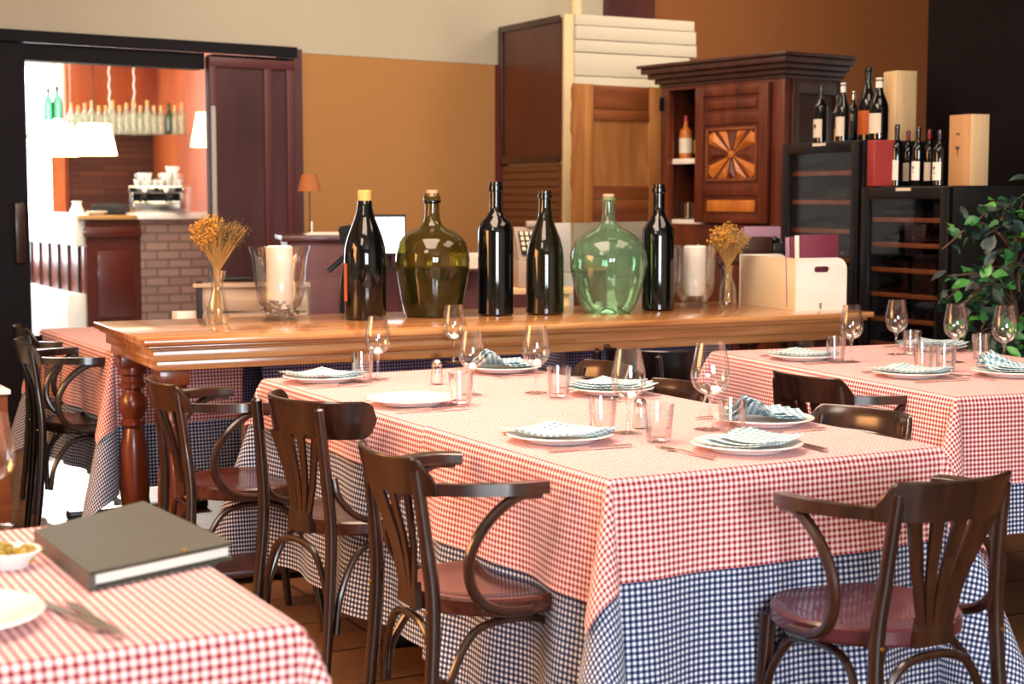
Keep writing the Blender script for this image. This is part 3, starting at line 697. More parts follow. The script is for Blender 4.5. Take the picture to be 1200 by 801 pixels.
# ------------------------------------------------------------------ tables and cloths
def drape(name, x0, x1, y0, y1, drops, z, mat, label, seed=1, wave=.012, group=None, loc=None, rz=0, step=.02, flare=.05, corner=.34, inset=0.0):
    dl, dr, dn, df = drops; rnd = random.Random(seed)
    bm = bmesh.new(); uvl = bm.loops.layers.uv.new('UVMap')
    def axis(a, b, d0, d1):
        pts = []
        n = max(1, int(round(d0/step)))
        if d0 > 0: pts += [a - d0 + d0*i/n for i in range(n)]
        m = int(round((b-a)/(step*2))); pts += [a + (b-a)*i/m for i in range(m+1)]
        n = max(1, int(round(d1/step)))
        if d1 > 0: pts += [b + d1*(i+1)/n for i in range(n)]
        if d0 > 0: pts += [a-.003, a-.008]
        if d1 > 0: pts += [b+.003, b+.008]
        return sorted(set(pts))
    X, Y = axis(x0, x1, dl, dr), axis(y0, y1, dn, df)
    ph = [rnd.uniform(0, 6.28) for _ in range(12)]
    ks = [rnd.uniform(6, 10) for _ in range(4)]; kk = [rnd.uniform(17, 25) for _ in range(4)]
    def sidewave(side, t, r, L0, L1):
        e = min(1, max(0, (t-L0)/.12)) * min(1, max(0, (L1-t)/.12))
        q = r/.5
        return e*wave*min(2.6, q*1.6)*(1.2*math.sin(ks[side]*t+ph[side]) + .8*math.sin(kk[side]*t+ph[side+4]) + .6)
    grid = {}
    for i, x in enumerate(X):
        for j, y in enumerate(Y):
            ax = max(0, x0-x, x-x1); ay = max(0, y0-y, y-y1)
            sx = -1 if x < x0 else 1; sy = -1 if y < y0 else 1
            cx, cy = min(max(x, x0), x1), min(max(y, y0), y1)
            if ax == 0 and ay == 0: p = Vector((x, y, z))
            else:
                r = math.hypot(ax, ay); phi = math.atan2(ay, ax)
                if ax > 0 and ay > 0:
                    wv = corner*(math.sin(2*phi)**2)*r
                    off = .004 + flare*r + wv + .05*r*math.sin(6*phi+ph[8])*math.sin(2*phi)
                    # a hanging corner keeps more to its diagonal than to the sides
                    ph2 = phi + .35*math.sin(4*phi)*-.5
                    dv = Vector((sx*math.cos(ph2), sy*math.sin(ph2), 0))
                    hang = r*(1 - .10*math.sin(2*phi)**2)
                elif ax > 0:
                    side = 0 if sx < 0 else 1; off = .004 + flare*ax + sidewave(side, y, ax, y0, y1); dv = Vector((sx, 0, 0)); hang = ax
                else:
                    side = 2 if sy < 0 else 3; off = .004 + flare*ay + sidewave(side, x, ay, x0, x1); dv = Vector((0, sy, 0)); hang = ay
                off = max(off + (.009 if not inset else 0)*min(1, max(ax, ay)/.03), .003)
                zz = math.sqrt(max(hang*hang - min(off, hang)**2*.6, 0))
                if hang < .009: zz = hang*.6; off = min(off, hang)
                p = Vector((cx, cy, z - zz)) + dv*off
                if p.z < .01: p.z = .01 + .0; 
            grid[i, j] = bm.verts.new(p)
    for i in range(len(X)-1):
        for j in range(len(Y)-1):
            f = bm.faces.new((grid[i, j], grid[i+1, j], grid[i+1, j+1], grid[i, j+1])); f.smooth = True
            for lp, (a, c) in zip(f.loops, ((i, j), (i+1, j), (i+1, j+1), (i, j+1))): lp[uvl].uv = (X[a]+5, Y[c]+5)
    me = bpy.data.meshes.new(name); bm.to_mesh(me); bm.free(); me.materials.append(mat)
    o = bpy.data.objects.new(name, me); COL.objects.link(o)
    o.location = loc; o.rotation_euler.z = rz
    return tag(o, label, 'tablecloth', group)
def table(loc, rz, w, l, lab):
    t = root('dining_table', loc, rz, lab, 'table')
    b = MB(); b.box(0.002, w-.002, .002, l-.002, .715, .748, .003); b.build('tabletop', M['maroon2'], t)
    b = MB(); b.lathe([(.05, .0), (.035, .03), (.03, .6), (.06, .65)], 20, (w/2, l/2, .04)); b.build('pedestal', M['black'], t)
    b = MB(); b.box(w/2-.3, w/2+.3, l/2-.035, l/2+.035, 0.0, .04, .01); b.box(w/2-.035, w/2+.035, l/2-.3, l/2+.3, 0.0, .04, .01); b.build('base', M['black'], t)
    b = MB(); b.box(w/2-.2, w/2+.2, l/2-.2, l/2+.2, .69, .714, .003); b.build('top_plate', M['black'], t)
    return t
A0 = P(715, 561, TZ); A1p = P(1102, 523.5, TZ)
AW = (A1p-A0).length; Aloc = Vector((A0.x, A0.y, 0)); AL1 = .86; AL2 = 2.13
GR = 'red gingham overcloths'; GB = 'blue gingham undercloths'
table(Aloc, ANG, AW, AL1, 'cloth covered table nearest the camera in the middle of the room')
table(Aloc + U*(AL1+.001), ANG, AW, AL2-AL1, 'cloth covered table pushed against the far end of the middle table')
drape('tablecloth', 0, AW, 0, AL1+.03, (.27, .27, .22, 0), TZ, M['red'], 'red and white gingham overcloth on the near middle table', 3, .011, GR, Aloc, ANG, .012, .05, .30)
drape('tablecloth', 0.003, AW-.003, 0.003, AL1, (.60, .60, .60, 0), TZ-.004, M['blue'], 'blue and white gingham undercloth hanging below the red one on the near middle table', 3, .011, GB, Aloc, ANG, .016, .05, .30, 1)
drape('tablecloth', 0, AW, AL1+.002, AL2, (.15, .15, 0, .16), TZ-.003, M['red'], 'red and white gingham overcloth on the far middle table against the sideboard', 5, .012, GR, Aloc, ANG, .012, .05, .30)
drape('tablecloth', 0.003, AW-.003, AL1+.002, AL2-.003, (.57, .57, 0, .57), TZ-.006, M['blue'], 'blue and white gingham undercloth on the far middle table', 5, .012, GB, Aloc, ANG, .016, .05, .30, 1)
# right table
R0 = P(1121, 464.5, TZ); Rl = Vector((R0.x, R0.y, 0)); RL = (P(847, 411, TZ)-R0).length
q = P(850, 414, TZ)-R0; RA = math.atan2(q.y, q.x)-math.pi/2
RU = Vector((-math.sin(RA), math.cos(RA), 0)); RV = Vector((math.cos(RA), math.sin(RA), 0))
table(Rl, RA, .95, RL, 'cloth covered table on the right side of the room')
drape('tablecloth', 0, .95, 0, RL, (.27, .27, .27, .2), TZ, M['red'], 'red and white gingham overcloth on the right hand table', 15, .012, GR, Rl, RA, .012, .06, .34)
drape('tablecloth', 0.003, .947, 0.003, RL-.003, (.42, .42, .42, .3), TZ-.004, M['blue'], 'blue and white gingham undercloth on the right hand table', 15, .012, GB, Rl, RA, .02, .06, .34, 1)
# front left table
F0 = P(347, 730, TZ); FLn = (P(140, 608, TZ)-F0).length
Fl = Vector((F0.x, F0.y, 0)) - V*.95
table(Fl, ANG, .95, FLn, 'cloth covered table in the front left corner')
drape('tablecloth', 0, .95, 0, FLn, (.3, .3, .3, .3), TZ, M['red'], 'large checked red gingham cloth on the front left table', 21, .008, GR, Fl, ANG, .012, .04, .3)
# tables behind the sideboard
B0 = P(121, 413, TZ); Bl = Vector((B0.x, B0.y, 0))
Bl = Bl + U*.02
def SBL(x, y): return Vector((S0.x, S0.y, 0)) + Matrix.Rotation(SA, 3, 'Z') @ Vector((x, y, 0))
print('B0', B0, 'S back left', SBL(0, SDp), 'len', SL, 'AW', AW, 'RL', RL, 'F', FLn)
Bl = SBL(.07, .83)
table(Bl, ANG, .5, 1.25, 'cloth covered table behind the left end of the sideboard')
drape('tablecloth', 0, .5, 0, 1.25, (.27, .03, .28, .2), TZ, M['red'], 'shaded red gingham overcloth on the table behind the left end of the sideboard', 25, .012, GR, Bl, ANG, .016, .03, .3)
drape('tablecloth', 0.003, .497, 0.003, 1.247, (.52, .03, .52, .4), TZ-.004, M['blue'], 'blue gingham undercloth at the left end behind the sideboard', 25, .012, GB, Bl, ANG, .025, .03, .3, 1)
B2 = SBL(.66, SDp+.0)
table(B2, ANG, 1.25, .9, 'table behind the sideboard holding the grey crate')
drape('tablecloth', 0, 1.25, 0, .9, (.05, .05, .6, .4), TZ, M['purple'], 'navy and lilac gingham cloth hanging behind the sideboard under the grey crate', 31, .02, None, B2, ANG, .025, .03, .2)
B3 = SBL(2.05, SDp+.03)
table(B3, ANG, .85, .8, 'table hidden behind the right half of the sideboard')
drape('tablecloth', 0, .85, 0, .8, (.4, .4, .6, .4), TZ, M['purple'], 'violet gingham cloth seen behind the dark chair under the sideboard', 34, .02, None, B3, ANG, .025, .03, .2)

# ------------------------------------------------------------------ chairs
def make_chair(wood_m, seat_m):
    t = root('bentwood_armchair', (0, 0, 0), 0, '', 'chair')
    # seat: dished round seat in a rounded frame
    b = MB(); n = 48; prof = [(0, .462), (.10, .463), (.16, .466), (.180, .472), (.195, .472), (.201, .466), (.201, .440), (.195, .433), (0, .433)]
    b.lathe(prof, n, (0, .0, 0), 1.0, 1.02, cap=False); b.build('seat', seat_m, t)
    # arm rail hoop
    def hoop(a):
        c, s1 = math.cos(a), math.sin(a)
        return Vector((.222*math.copysign(abs(s1)**.92, s1), -.03 - .245*(abs(c)**.92), 0))
    path = []
    ctrl = [(.212, .02, .718), (.222, -.015, .720), (.225, -.05, .721)] + [(hoop(R(a)).x, hoop(R(a)).y, .721) for a in (75, 55, 35, 15, 0, -15, -35, -55, -75)] + [(-.225, -.05, .721), (-.222, -.015, .720), (-.212, .02, .718)]
    path = bez(ctrl, 5)
    sec = [(-.016, -.012), (.013, -.014), (.017, -.009), (.017, .010), (.012, .014), (-.014, .014)]
    ks = []
    for i, p in enumerate(path):
        f = 1.25 if p.y > -.07 else (1.25 - (1.25-.72)*min(1, (-.07-p.y)/.11))
        ks.append((f, 1.0))
    b = MB(); b.sweep(path, sec, (0, 0, 1), ks); b.build('arm_rail', wood_m, t)
    # backrest board standing on the hoop, ends cut away
    b = MB(); A = 45; N = 40; rows = []
    for i in range(N+1):
        a = R(-A + 2*A*i/N); e = abs(-A+2*A*i/N)/A
        top = .792 if e < .74 else .792 - .055*((e-.74)/.26)**1.5
        nx, ny = math.sin(a), -math.cos(a)
        ring = []
        for (z, o) in ((.700, 0), (top, 0)):
            lean = (z-.69)*.16
            for th in (.004, .018):
                pass
        base = hoop(a)
        vs = []
        for z in (.708, .728, (.728+top)/2, top-.004, top):
            lean = (z-.72)*.22
            th0, th1 = (.006, .019) if z < top-.001 else (.009, .016)
            vs.append((z, lean, th0, th1))
        out = [b.bm.verts.new((base.x + nx*(l+t1), base.y + ny*(l+t1), z)) for z, l, t0, t1 in vs]
        inn = [b.bm.verts.new((base.x + nx*(l+t0), base.y + ny*(l+t0), z)) for z, l, t0, t1 in vs]
        rows.append(out + list(reversed(inn)))
    for r0, r1 in zip(rows, rows[1:]):
        m = len(r0)
        for k in range(m): b.bm.faces.new((r0[k], r0[(k+1) % m], r1[(k+1) % m], r1[k]))
    b.bm.faces.new(rows[0]); b.bm.faces.new(list(reversed(rows[-1])))
    b.build('backrest', wood_m, t)
    # rear legs run up to the rail, front legs end at the seat
    for s_ in (-1, 1):
        b = MB(); pts = bez([(s_*.180, -.262, 0), (s_*.170, -.235, .25), (s_*.160, -.222, .46), (s_*.148, -.232, .60), (s_*.140, -.252, .765)], 6)
        b.tube(pts, .0145, 12, (0, 1, 0), [.85 + .3*min(1, p.z/.4) - (.12 if p.z > .6 else 0) for p in pts]); b.build('leg', wood_m, t)
        b = MB(); pts = bez([(s_*.178, .185, 0), (s_*.158, .155, .25), (s_*.150, .142, .44)], 6)
        b.tube(pts, .0165, 12, (0, 1, 0), [.72 + .4*min(1, p.z/.4) for p in pts]); b.build('leg', wood_m, t)
        b = MB(); b.tube(bez([(s_*.220, .005, .706), (s_*.226, -.05, .705), (s_*.228, -.115, .665), (s_*.226, -.16, .60), (s_*.222, -.165, .535), (s_*.216, -.135, .480), (s_*.212, -.08, .453), (s_*.211, -.01, .447)], 7), .0125, 10, (1, 0, 0)); b.build('arm_support', wood_m, t)
    # arched braces under the seat
    fl = [(-.165, -.208), (.165, -.208), (.158, .15), (-.158, .15)]
    for k in range(4):
        p0, p1 = Vector(fl[k] + (0,)), Vector(fl[(k+1) % 4] + (0,)); m_ = (p0+p1)/2; inn = -m_.normalized()*.015 if k % 2 else Vector((0, 0, 0))
        c = [p0.lerp(p1, .03)+Vector((0, 0, .22)), p0.lerp(p1, .08)+Vector((0, 0, .31)), p0.lerp(p1, .24)+Vector((0, 0, .395))+inn, m_+Vector((0, 0, .415))+inn, p1.lerp(p0, .24)+Vector((0, 0, .395))+inn, p1.lerp(p0, .08)+Vector((0, 0, .31)), p1.lerp(p0, .03)+Vector((0, 0, .22))]
        b = MB(); b.tube(bez(c, 6), .0095, 10, tuple((p1-p0).cross(Vector((0, 0, 1))))); b.build('brace', wood_m, t)
    # fan of slats
    for k in range(5):
        f = (k-2)/2; a = R(f*25)
        top = hoop(a) + Vector((0, 0, .712)); top += Vector((math.sin(a), -math.cos(a), 0))*.004
        bot = Vector((f*.036, -.212, .475)); mid = top.lerp(bot, .55) + Vector((-f*.006, .008, 0))
        pts = bez([top, mid, bot], 6); q_ = len(pts)
        b = MB(); b.sweep(pts, [(-.5, -.004), (.5, -.004), (.5, .004), (-.5, .004)], (0, 1, 0), [(.036 - .020*i/(q_-1), 1) for i in range(q_)]); b.build('slat', wood_m, t)
    b = MB(); b.poly([(-.052, -.216, .435), (.052, -.216, .435), (.046, -.216, .495), (-.046, -.216, .495)], (0, .016, 0)); b.build('slat_holder', wood_m, t)
    for s_ in (-1, 1):
        b = MB(); b.lathe([(.005, 0), (.005, .004), (0, .005)], 10); o = b.build('screw', M['brass'], t, loc=(s_*.160, -.238, .455), rot=(R(90), 0, 0))
    return t
def make_side_chair(wood_m, seat_m):
    t = root('bentwood_side_chair', (0, 0, 0), 0, '', 'chair')
    b = MB(); b.lathe([(0, .462), (.10, .463), (.16, .466), (.180, .472), (.195, .472), (.201, .466), (.201, .440), (.195, .433), (0, .433)], 48, (0, 0, 0), 1.0, 1.02, cap=False); b.build('seat', seat_m, t)
    def hoop(a):
        c, s1 = math.cos(a), math.sin(a)
        return Vector((.205*math.copysign(abs(s1)**.95, s1), -.045 - .20*(abs(c)**.9), 0))
    b = MB(); A = 76; N = 48; rows = []
    for i in range(N+1):
        u = -1 + 2*i/N; a = R(A*u); e = abs(u); base = hoop(a); k = 0 if e < .84 else (1 - math.sqrt(max(0, 1 - ((e-.84)/.16)**2)))
        zc_, hh = .752, .052*(1-k*.86); lo, hi = zc_-hh, zc_+hh; tg = hoop(a+.01)-hoop(a-.01); nv = Vector((tg.y, -tg.x, 0)).normalized()
        ring = [(lo, -.004), (lo+.004, -.007), (zc_, -.007), (hi-.004, -.007), (hi, -.004), (hi, .004), (hi-.004, .007), (zc_, .007), (lo+.004, .007), (lo, .004)]
        rows.append([b.bm.verts.new(base + nv*(o + (z-zc_)*.15) + Vector((0, 0, z))) for z, o in ring])
    for r0, r1 in zip(rows, rows[1:]):
        for k in range(10): b.bm.faces.new((r0[k], r0[(k+1) % 10], r1[(k+1) % 10], r1[k]))
    b.bm.faces.new(rows[0]); b.bm.faces.new(list(reversed(rows[-1]))); b.build('backrest', wood_m, t)
    for s_ in (-1, 1):
        b = MB(); pts = bez([(s_*.180, -.268, 0), (s_*.168, -.238, .25), (s_*.158, -.222, .46), (s_*.150, -.232, .62), (s_*.146, -.248, .775), (s_*.146, -.249, .79)], 6)
        b.tube(pts, .0145, 12, (0, 1, 0), [(.85 + .3*min(1, p.z/.4) - (.08 if p.z > .6 else 0))*(.55 if p.z > .788 else 1) for p in pts]); b.build('leg', wood_m, t)
        b = MB(); pts = bez([(s_*.178, .185, 0), (s_*.158, .155, .25), (s_*.150, .142, .44)], 6)
        b.tube(pts, .0165, 12, (0, 1, 0), [.72 + .4*min(1, p.z/.4) for p in pts]); b.build('leg', wood_m, t)
        b = MB(); b.tube(bez([(s_*.160, -.212, .60), (s_*.172, -.205, .55), (s_*.192, -.165, .50), (s_*.206, -.09, .472), (s_*.209, -.03, .455)], 6), .0095, 10, (1, 0, 0)); b.build('hip_bracket', wood_m, t)
    fl = [(-.165, -.225), (.165, -.225), (.158, .15), (-.158, .15)]
    for k in range(4):
        p0, p1 = Vector(fl[k] + (0,)), Vector(fl[(k+1) % 4] + (0,)); m_ = (p0+p1)/2
        c = [p0.lerp(p1, .03)+Vector((0, 0, .18)), p0.lerp(p1, .08)+Vector((0, 0, .29)), p0.lerp(p1, .24)+Vector((0, 0, .39)), m_+Vector((0, 0, .415)), p1.lerp(p0, .24)+Vector((0, 0, .39)), p1.lerp(p0, .08)+Vector((0, 0, .29)), p1.lerp(p0, .03)+Vector((0, 0, .18))]
        b = MB(); b.tube(bez(c, 6), .0095, 10, tuple((p1-p0).cross(Vector((0, 0, 1))))); b.build('brace', wood_m, t)
    for k in range(5):
        f = (k-2)/2; top = hoop(R(f*27)) + Vector((0, 0, .71)); bot = Vector((f*.034, -.205, .47)); mid = top.lerp(bot, .55) + Vector((-f*.006, .008, 0))
        pts = bez([top, mid, bot], 6); q_ = len(pts)
        b = MB(); b.sweep(pts, [(-.5, -.004), (.5, -.004), (.5, .004), (-.5, .004)], (0, 1, 0), [(.030 - .015*i/(q_-1), 1) for i in range(q_)]); b.build('slat', wood_m, t)
    b = MB(); b.poly([(-.050, -.216, .435), (.050, -.216, .435), (.045, -.216, .49), (-.045, -.216, .49)], (0, .016, 0)); b.build('slat_holder', wood_m, t)
    return t
side = make_side_chair(M['chair'], M['seat'])
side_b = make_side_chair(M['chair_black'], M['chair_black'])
chair = make_chair(M['chair'], M['seat'])
chair_r = make_chair(M['chair'], M['seat_red'])
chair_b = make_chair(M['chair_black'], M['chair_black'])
def face(deg): return R(-deg)                     # facing angle measured clockwise from straight away
GC = 'brown bentwood chairs at the middle tables'
def seat_at(px, py): q = P(px, py, .47); return Vector((q.x, q.y, 0))
def back_at(px, py, deg, z=.79):                  # place by the top middle of the backrest
    q = P(px, py, z); d = Vector((math.sin(R(deg)), math.cos(R(deg)), 0)); return Vector((q.x, q.y, 0)) + d*.235
place(chair, back_at(466, 525, 63), face(63), 'brown bentwood armchair at the left side of the near middle table, nearest of that row', GC)
place(side, back_at(341, 472, 47), face(47), 'armless brown bentwood chair in the middle of the row left of the tables', GC)
place(chair, back_at(201, 445, 64), face(64), 'brown bentwood armchair beside the turned sideboard leg, farthest of the left row', GC)
place(chair_r, back_at(1109, 556, -28), face(-28), 'brown bentwood armchair with dull red seat at the near end of the middle table', GC)
place(chair, back_at(1006, 481, -128), face(-128), 'brown chair tucked under the right side of the near middle table', GC)
place(chair, back_at(789, 449, -118), face(-118), 'brown chair tucked in behind the large goblet, right side of the middle tables', GC)
place(chair, back_at(703, 426, -118), face(-118), 'brown chair tucked under the right side of the middle tables nearest the sideboard', GC)
place(chair, back_at(951, 438, 57), face(57), 'brown bentwood armchair turned to the left side of the right table', 'brown bentwood armchairs at the right table')
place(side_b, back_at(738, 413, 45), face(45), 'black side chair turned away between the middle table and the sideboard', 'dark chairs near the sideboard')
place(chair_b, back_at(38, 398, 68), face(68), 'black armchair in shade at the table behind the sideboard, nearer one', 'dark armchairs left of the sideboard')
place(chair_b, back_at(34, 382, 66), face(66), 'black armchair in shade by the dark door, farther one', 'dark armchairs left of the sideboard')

# ------------------------------------------------------------------ tableware
def wine_glass():
    t = root('wine_glass', (0, 0, 0), 0, '', 'wine glass')
    b = MB(); b.lathe([(.030, .205), (.0355, .175), (.0405, .15), (.0425, .132), (.041, .115), (.035, .100), (.024, .089), (.011, .083), (.0, .081)], 40, cap=False); b.build('bowl', M['clear'], t)
    b = MB(); b.lathe([(.009, .082), (.0042, .07), (.0035, .05), (.0038, .02), (.007, .006), (.02, .003), (.034, .0015), (.034, 0), (0, 0)], 28, cap=False); b.build('stem', M['clear'], t)
    return t
def tumbler():
    b = MB(); b.lathe([(0, 0), (.027, 0), (.030, .003), (.0365, .09), (.0350, .0905), (.0285, .010), (0, .008)], 36, cap=False)
    return tag(b.build('tumbler', M['clear']), '', 'glass')
def plate():
    t = root('dinner_plate', (0, 0, 0), 0, '', 'plate')
    b = MB(); b.lathe([(0, .004), (.055, .004), (.075, .004), (.08, .001), (.086, .002), (.092, .008), (.128, .017), (.131, .019), (.128, .021), (.095, .013), (.085, .008), (.078, .007), (0, .007)], 56, cap=False); b.build('dish', M['chinaware'], t)
    return t
def napkin(peak=0, seed=0):
    bm = bmesh.new(); uvl = bm.loops.layers.uv.new('UVMap'); rnd = random.Random(seed); ph = rnd.uniform(0, 6)
    for layer in range(3):
        off = layer*.0035; w, l = .105 - layer*.012, .088 - layer*.006; n = 18; g = {}
        for i in range(n+1):
            for j in range(n+1):
                x = -w + 2*w*i/n; y = -l + 2*l*j/n
                z = .018 + off + .003*math.sin(x*34+ph)*math.cos(y*27) + .006*(x/w)**2 + .006*(y/l)**2
                if peak: z += peak*math.exp(-((x-.03)/.035)**2)*max(0, (y/l+.4))/1.4
                sh = .012*layer
                g[i, j] = bm.verts.new((x+sh, y + .1*x - sh, z))
        for i in range(n):
            for j in range(n):
                f = bm.faces.new((g[i, j], g[i+1, j], g[i+1, j+1], g[i, j+1])); f.smooth = True
                for lp, (a, c) in zip(f.loops, ((i, j), (i+1, j), (i+1, j+1), (i, j+1))): lp[uvl].uv = (a/n*w*2+1, c/n*l*2+1)
    me = bpy.data.meshes.new('napkin'); bm.to_mesh(me); bm.free(); me.materials.append(M['napkin'])
    o = bpy.data.objects.new('napkin', me); COL.objects.link(o)
    s = o.modifiers.new('s', 'SOLIDIFY'); s.thickness = .0018
    return tag(o, '', 'napkin')
def fork():
    t = root('fork', (0, 0, 0), 0, '', 'fork')
    b = MB(); b.sweep(bez([(0, -.1, .004), (0, -.05, .004), (0, .02, .006), (0, .045, .004)], 5), [(-.5, -.0012), (.5, -.0012), (.5, .0012), (-.5, .0012)], (0, 0, 1), [(.014 - .009*min(1, i/10), 1) for i in range(16)]); b.build('handle', M['steel'], t)
    b = MB(); b.poly([(-.0025, .04, .003), (.0025, .04, .003), (.012, .055, .002), (.012, .066, .002), (-.012, .066, .002), (-.012, .055, .002)], (0, 0, .002))
    for k in range(4): x = -.0105 + k*.007; b.tube([(x, .064, .003), (x, .085, .0025), (x, .1, .005)], .0012, 6)
    b.build('tines', M['steel'], t)
    return t
def knife():
    t = root('knife', (0, 0, 0), 0, '', 'knife')
    b = MB(); b.sweep(bez([(0, -.11, .005), (0, -.06, .005), (0, -.01, .005)], 4), [(-.007, -.003), (0, -.0042), (.007, -.003), (.007, .003), (0, .0042), (-.007, .003)], (0, 0, 1), [(1 - .3*i/8, 1) for i in range(9)]); b.build('handle', M['steel'], t)
    b = MB(); b.poly([(-.005, -.01, .004), (.005, -.01, .004), (.009, .03, .004), (.009, .085, .004), (.004, .105, .004), (-.006, .11, .004)], (0, 0, .0012)); b.build('blade', M['steel'], t)
    return t
WG, TB, PL, FK, KN = wine_glass(), tumbler(), plate(), fork(), knife()
NK = [napkin(0, 1), napkin(.05, 2)]
def cplace(proto, *a, **k): return place(proto, *a, **k)
def onto(px, py, z=TZ+.001): return P(px, py, z)
def clampA(p, m=.135):
    d = p - Vector((A0.x, A0.y, p.z)); a, c = d.dot(V), d.dot(U)
    a = min(max(a, m), AW-m); c = min(max(c, m), AL2-m); q = Vector((A0.x, A0.y, p.z)) + V*a + U*c; return q
def clampR(p, m=.135):
    d = p - Vector((R0.x, R0.y, p.z)); a, c = d.dot(RV), d.dot(RU)
    a = min(max(a, m), .95-m); c = min(max(c, m), RL-m); q = Vector((R0.x, R0.y, p.z)) + RV*a + RU*c; return q
# (pixel, facing angle of the guest, napkin kind or None, description, clamp)
SET = [
 (366, 447, 62, 0, 'at the far left seat of the middle tables', 'A'),
 (482, 473, 62, None, 'at the second left seat from the sideboard', 'A'),
 (656, 516, 62, 0, 'at the near left seat of the middle table', 'A'),
 (875, 527, -28, 0, 'at the near end of the middle table', 'A'),
 (925, 494, -118, 1, 'at the near right seat of the middle table', 'A'),
 (735, 459, -118, 0, 'at the middle right seat of the middle tables', 'A'),
 (603, 434, -118, 1, 'at the seat nearest the sideboard, right side', 'A'),
 (941, 421, 62, 0, 'at the far left seat of the right table', 'R'),
 (1068, 441, 62, 0, 'at the near left seat of the right table', 'R'),
 (1185, 440, -28, 1, 'at the near end of the right table', 'R'),
 (1108, 409, -118, 0, 'on the far side of the right table', 'R'),
]
for px, py, fa, nk, where, tb in SET:
    p = onto(px, py); p = clampA(p) if tb == 'A' else clampR(p)
    a = face(fa); right = Vector((math.cos(a), math.sin(a), 0)); fwd = Vector((-math.sin(a), math.cos(a), 0))
    g = 'on the middle tables' if tb == 'A' else 'on the right table'
    place(PL, p, a, 'white dinner plate ' + where, 'dinner plates ' + g)
    if nk is not None:
        place(NK[nk], p + Vector((0, 0, .001)), a + R(20 if nk == 0 else 60), ('flat checked napkin on the plate ' if nk == 0 else 'peaked checked napkin on the plate ') + where, 'napkins ' + g)
    def shift(v, m=.012):
        return v
    kf = place(FK, p - right*.155 + fwd*.02, a + R(4), 'steel fork lying left of the plate ' + where, 'forks ' + g)
    place(KN, p + right*.15 + fwd*.0, a + R(-3), 'steel knife lying right of the plate ' + where, 'knives ' + g)
GL = [
 (443, 444, 'nearest the far left plate, tumbler at its foot', 1),
 (532, 424, 'farthest back on the middle tables', 1),
 (553, 462, 'beside the tumblers and the far salt shaker', .93),
 (628, 460, 'in front of the far peaked napkin', 1),
 (736, 507, 'between two tumblers on the near middle table', 1.03),
 (832, 503, 'with the roundest bowl, on the near middle table', 1.08),
 (997, 424, 'leftmost on the right table', 1),
 (1050, 415, 'on the right table in front of the wine cooler', 1),
 (1119, 424, 'third from the left on the right table', 1.02),
 (1176, 430, 'rightmost on the right table before the plant', 1.04)]
for px, py, where, s in GL:
    place(WG, onto(px, py), 0, 'empty clear wine glass ' + where, 'wine glasses on the ' + ('middle tables' if px < 900 else 'right table'), (s*(1.1 if px == 832 else 1), s*(1.1 if px == 832 else 1), s))
TM = [(425, 446, 'beside the far left plate'), (540, 473, 'just right of the plain white plate'), (655, 465, 'right of the wine glass in front of the peaked napkin'),
 (706, 508, 'behind the near left plate, left of the large glass'), (772, 517, 'nearest of the tumblers, in the middle of the near table'), (858, 510, 'right of the round wine glass'),
 (979, 424, 'beside the leftmost glass of the right table'), (1068, 415, 'in the middle back of the right table'), (1082, 433, 'behind the near left plate of the right table'),
 (1108, 435, 'just right of its twin on the right table'), (1150, 420, 'left of the rightmost wine glass')]
for px, py, where in TM:
    place(TB, onto(px, py), 0, 'short clear glass tumbler ' + where, 'tumblers on the ' + ('middle tables' if px < 900 else 'right table'))
def shaker(loc, lab):
    t = root('salt_shaker', loc, 0, lab, 'salt shaker', 'salt shakers')
    b = MB(); b.lathe([(0, 0), (.019, 0), (.021, .004), (.019, .03), (.016, .05), (.015, .055)], 24, cap=False); b.build('glass_body', M['clear'], t)
    b = MB(); b.lathe([(0, .002), (.017, .002), (.0165, .034), (0, .034)], 20); b.build('salt', M['salt'], t)
    b = MB(); b.lathe([(.016, .055), (.017, .058), (.016, .068), (.01, .075), (0, .077)], 24, cap=False); b.build('cap', M['steel'], t)
shaker(onto(512, 449), 'small salt shaker right of the far left wine glass')
shaker(onto(750, 501), 'small salt shaker standing among the glasses on the near middle table')

# front left table
MF = root('menu_folder', P(40, 640, TZ+.002), R(-8), 'closed olive black leather menu folder lying on the front left table', 'menu')
cs = [P(40, 640, TZ), P(168, 604, TZ), P(272, 655, TZ), P(105, 692, TZ)]
cs = [c - cs[0] for c in cs]; cs = [Matrix.Rotation(R(8), 3, 'Z') @ c for c in cs]
b = MB(); b.poly([(c.x, c.y, .024) for c in cs], (0, 0, .004)); b.poly([(c.x, c.y, .0) for c in cs], (0, 0, .004))
b.poly([(cs[0].x, cs[0].y, .004), (cs[3].x, cs[3].y, .004), (cs[3].x+.008, cs[3].y+.004, .004), (cs[0].x+.008, cs[0].y+.004, .004)], (0, 0, .02)); b.build('cover', M['olivecover'], MF, smooth=False)
ctr = sum(cs, Vector())/4; ins = [c.lerp(ctr, .04) for c in cs]
b = MB(); b.poly([(c.x, c.y, .006) for c in ins], (0, 0, .014)); b.build('pages', M['paper'], MF, smooth=False)
b = MB(); m_ = cs[3].lerp(cs[2], .62); b.lathe([(.006, 0), (.006, .003), (0, .004)], 12, (m_.x, m_.y+.012, .028)); b.build('stud', M['brass'], MF)
q = P(12, 664, TZ); t = root('olive_bowl', (q.x, q.y, TZ+.001), 0, 'small white bowl of olives at the left edge', 'bowl')
b = MB(); b.lathe([(0, .0), (.03, 0), (.034, .006), (.05, .026), (.048, .028), (.032, .01), (0, .008)], 36, cap=False); b.build('bowl', M['chinaware'], t)
b = MB(); random.seed(2)
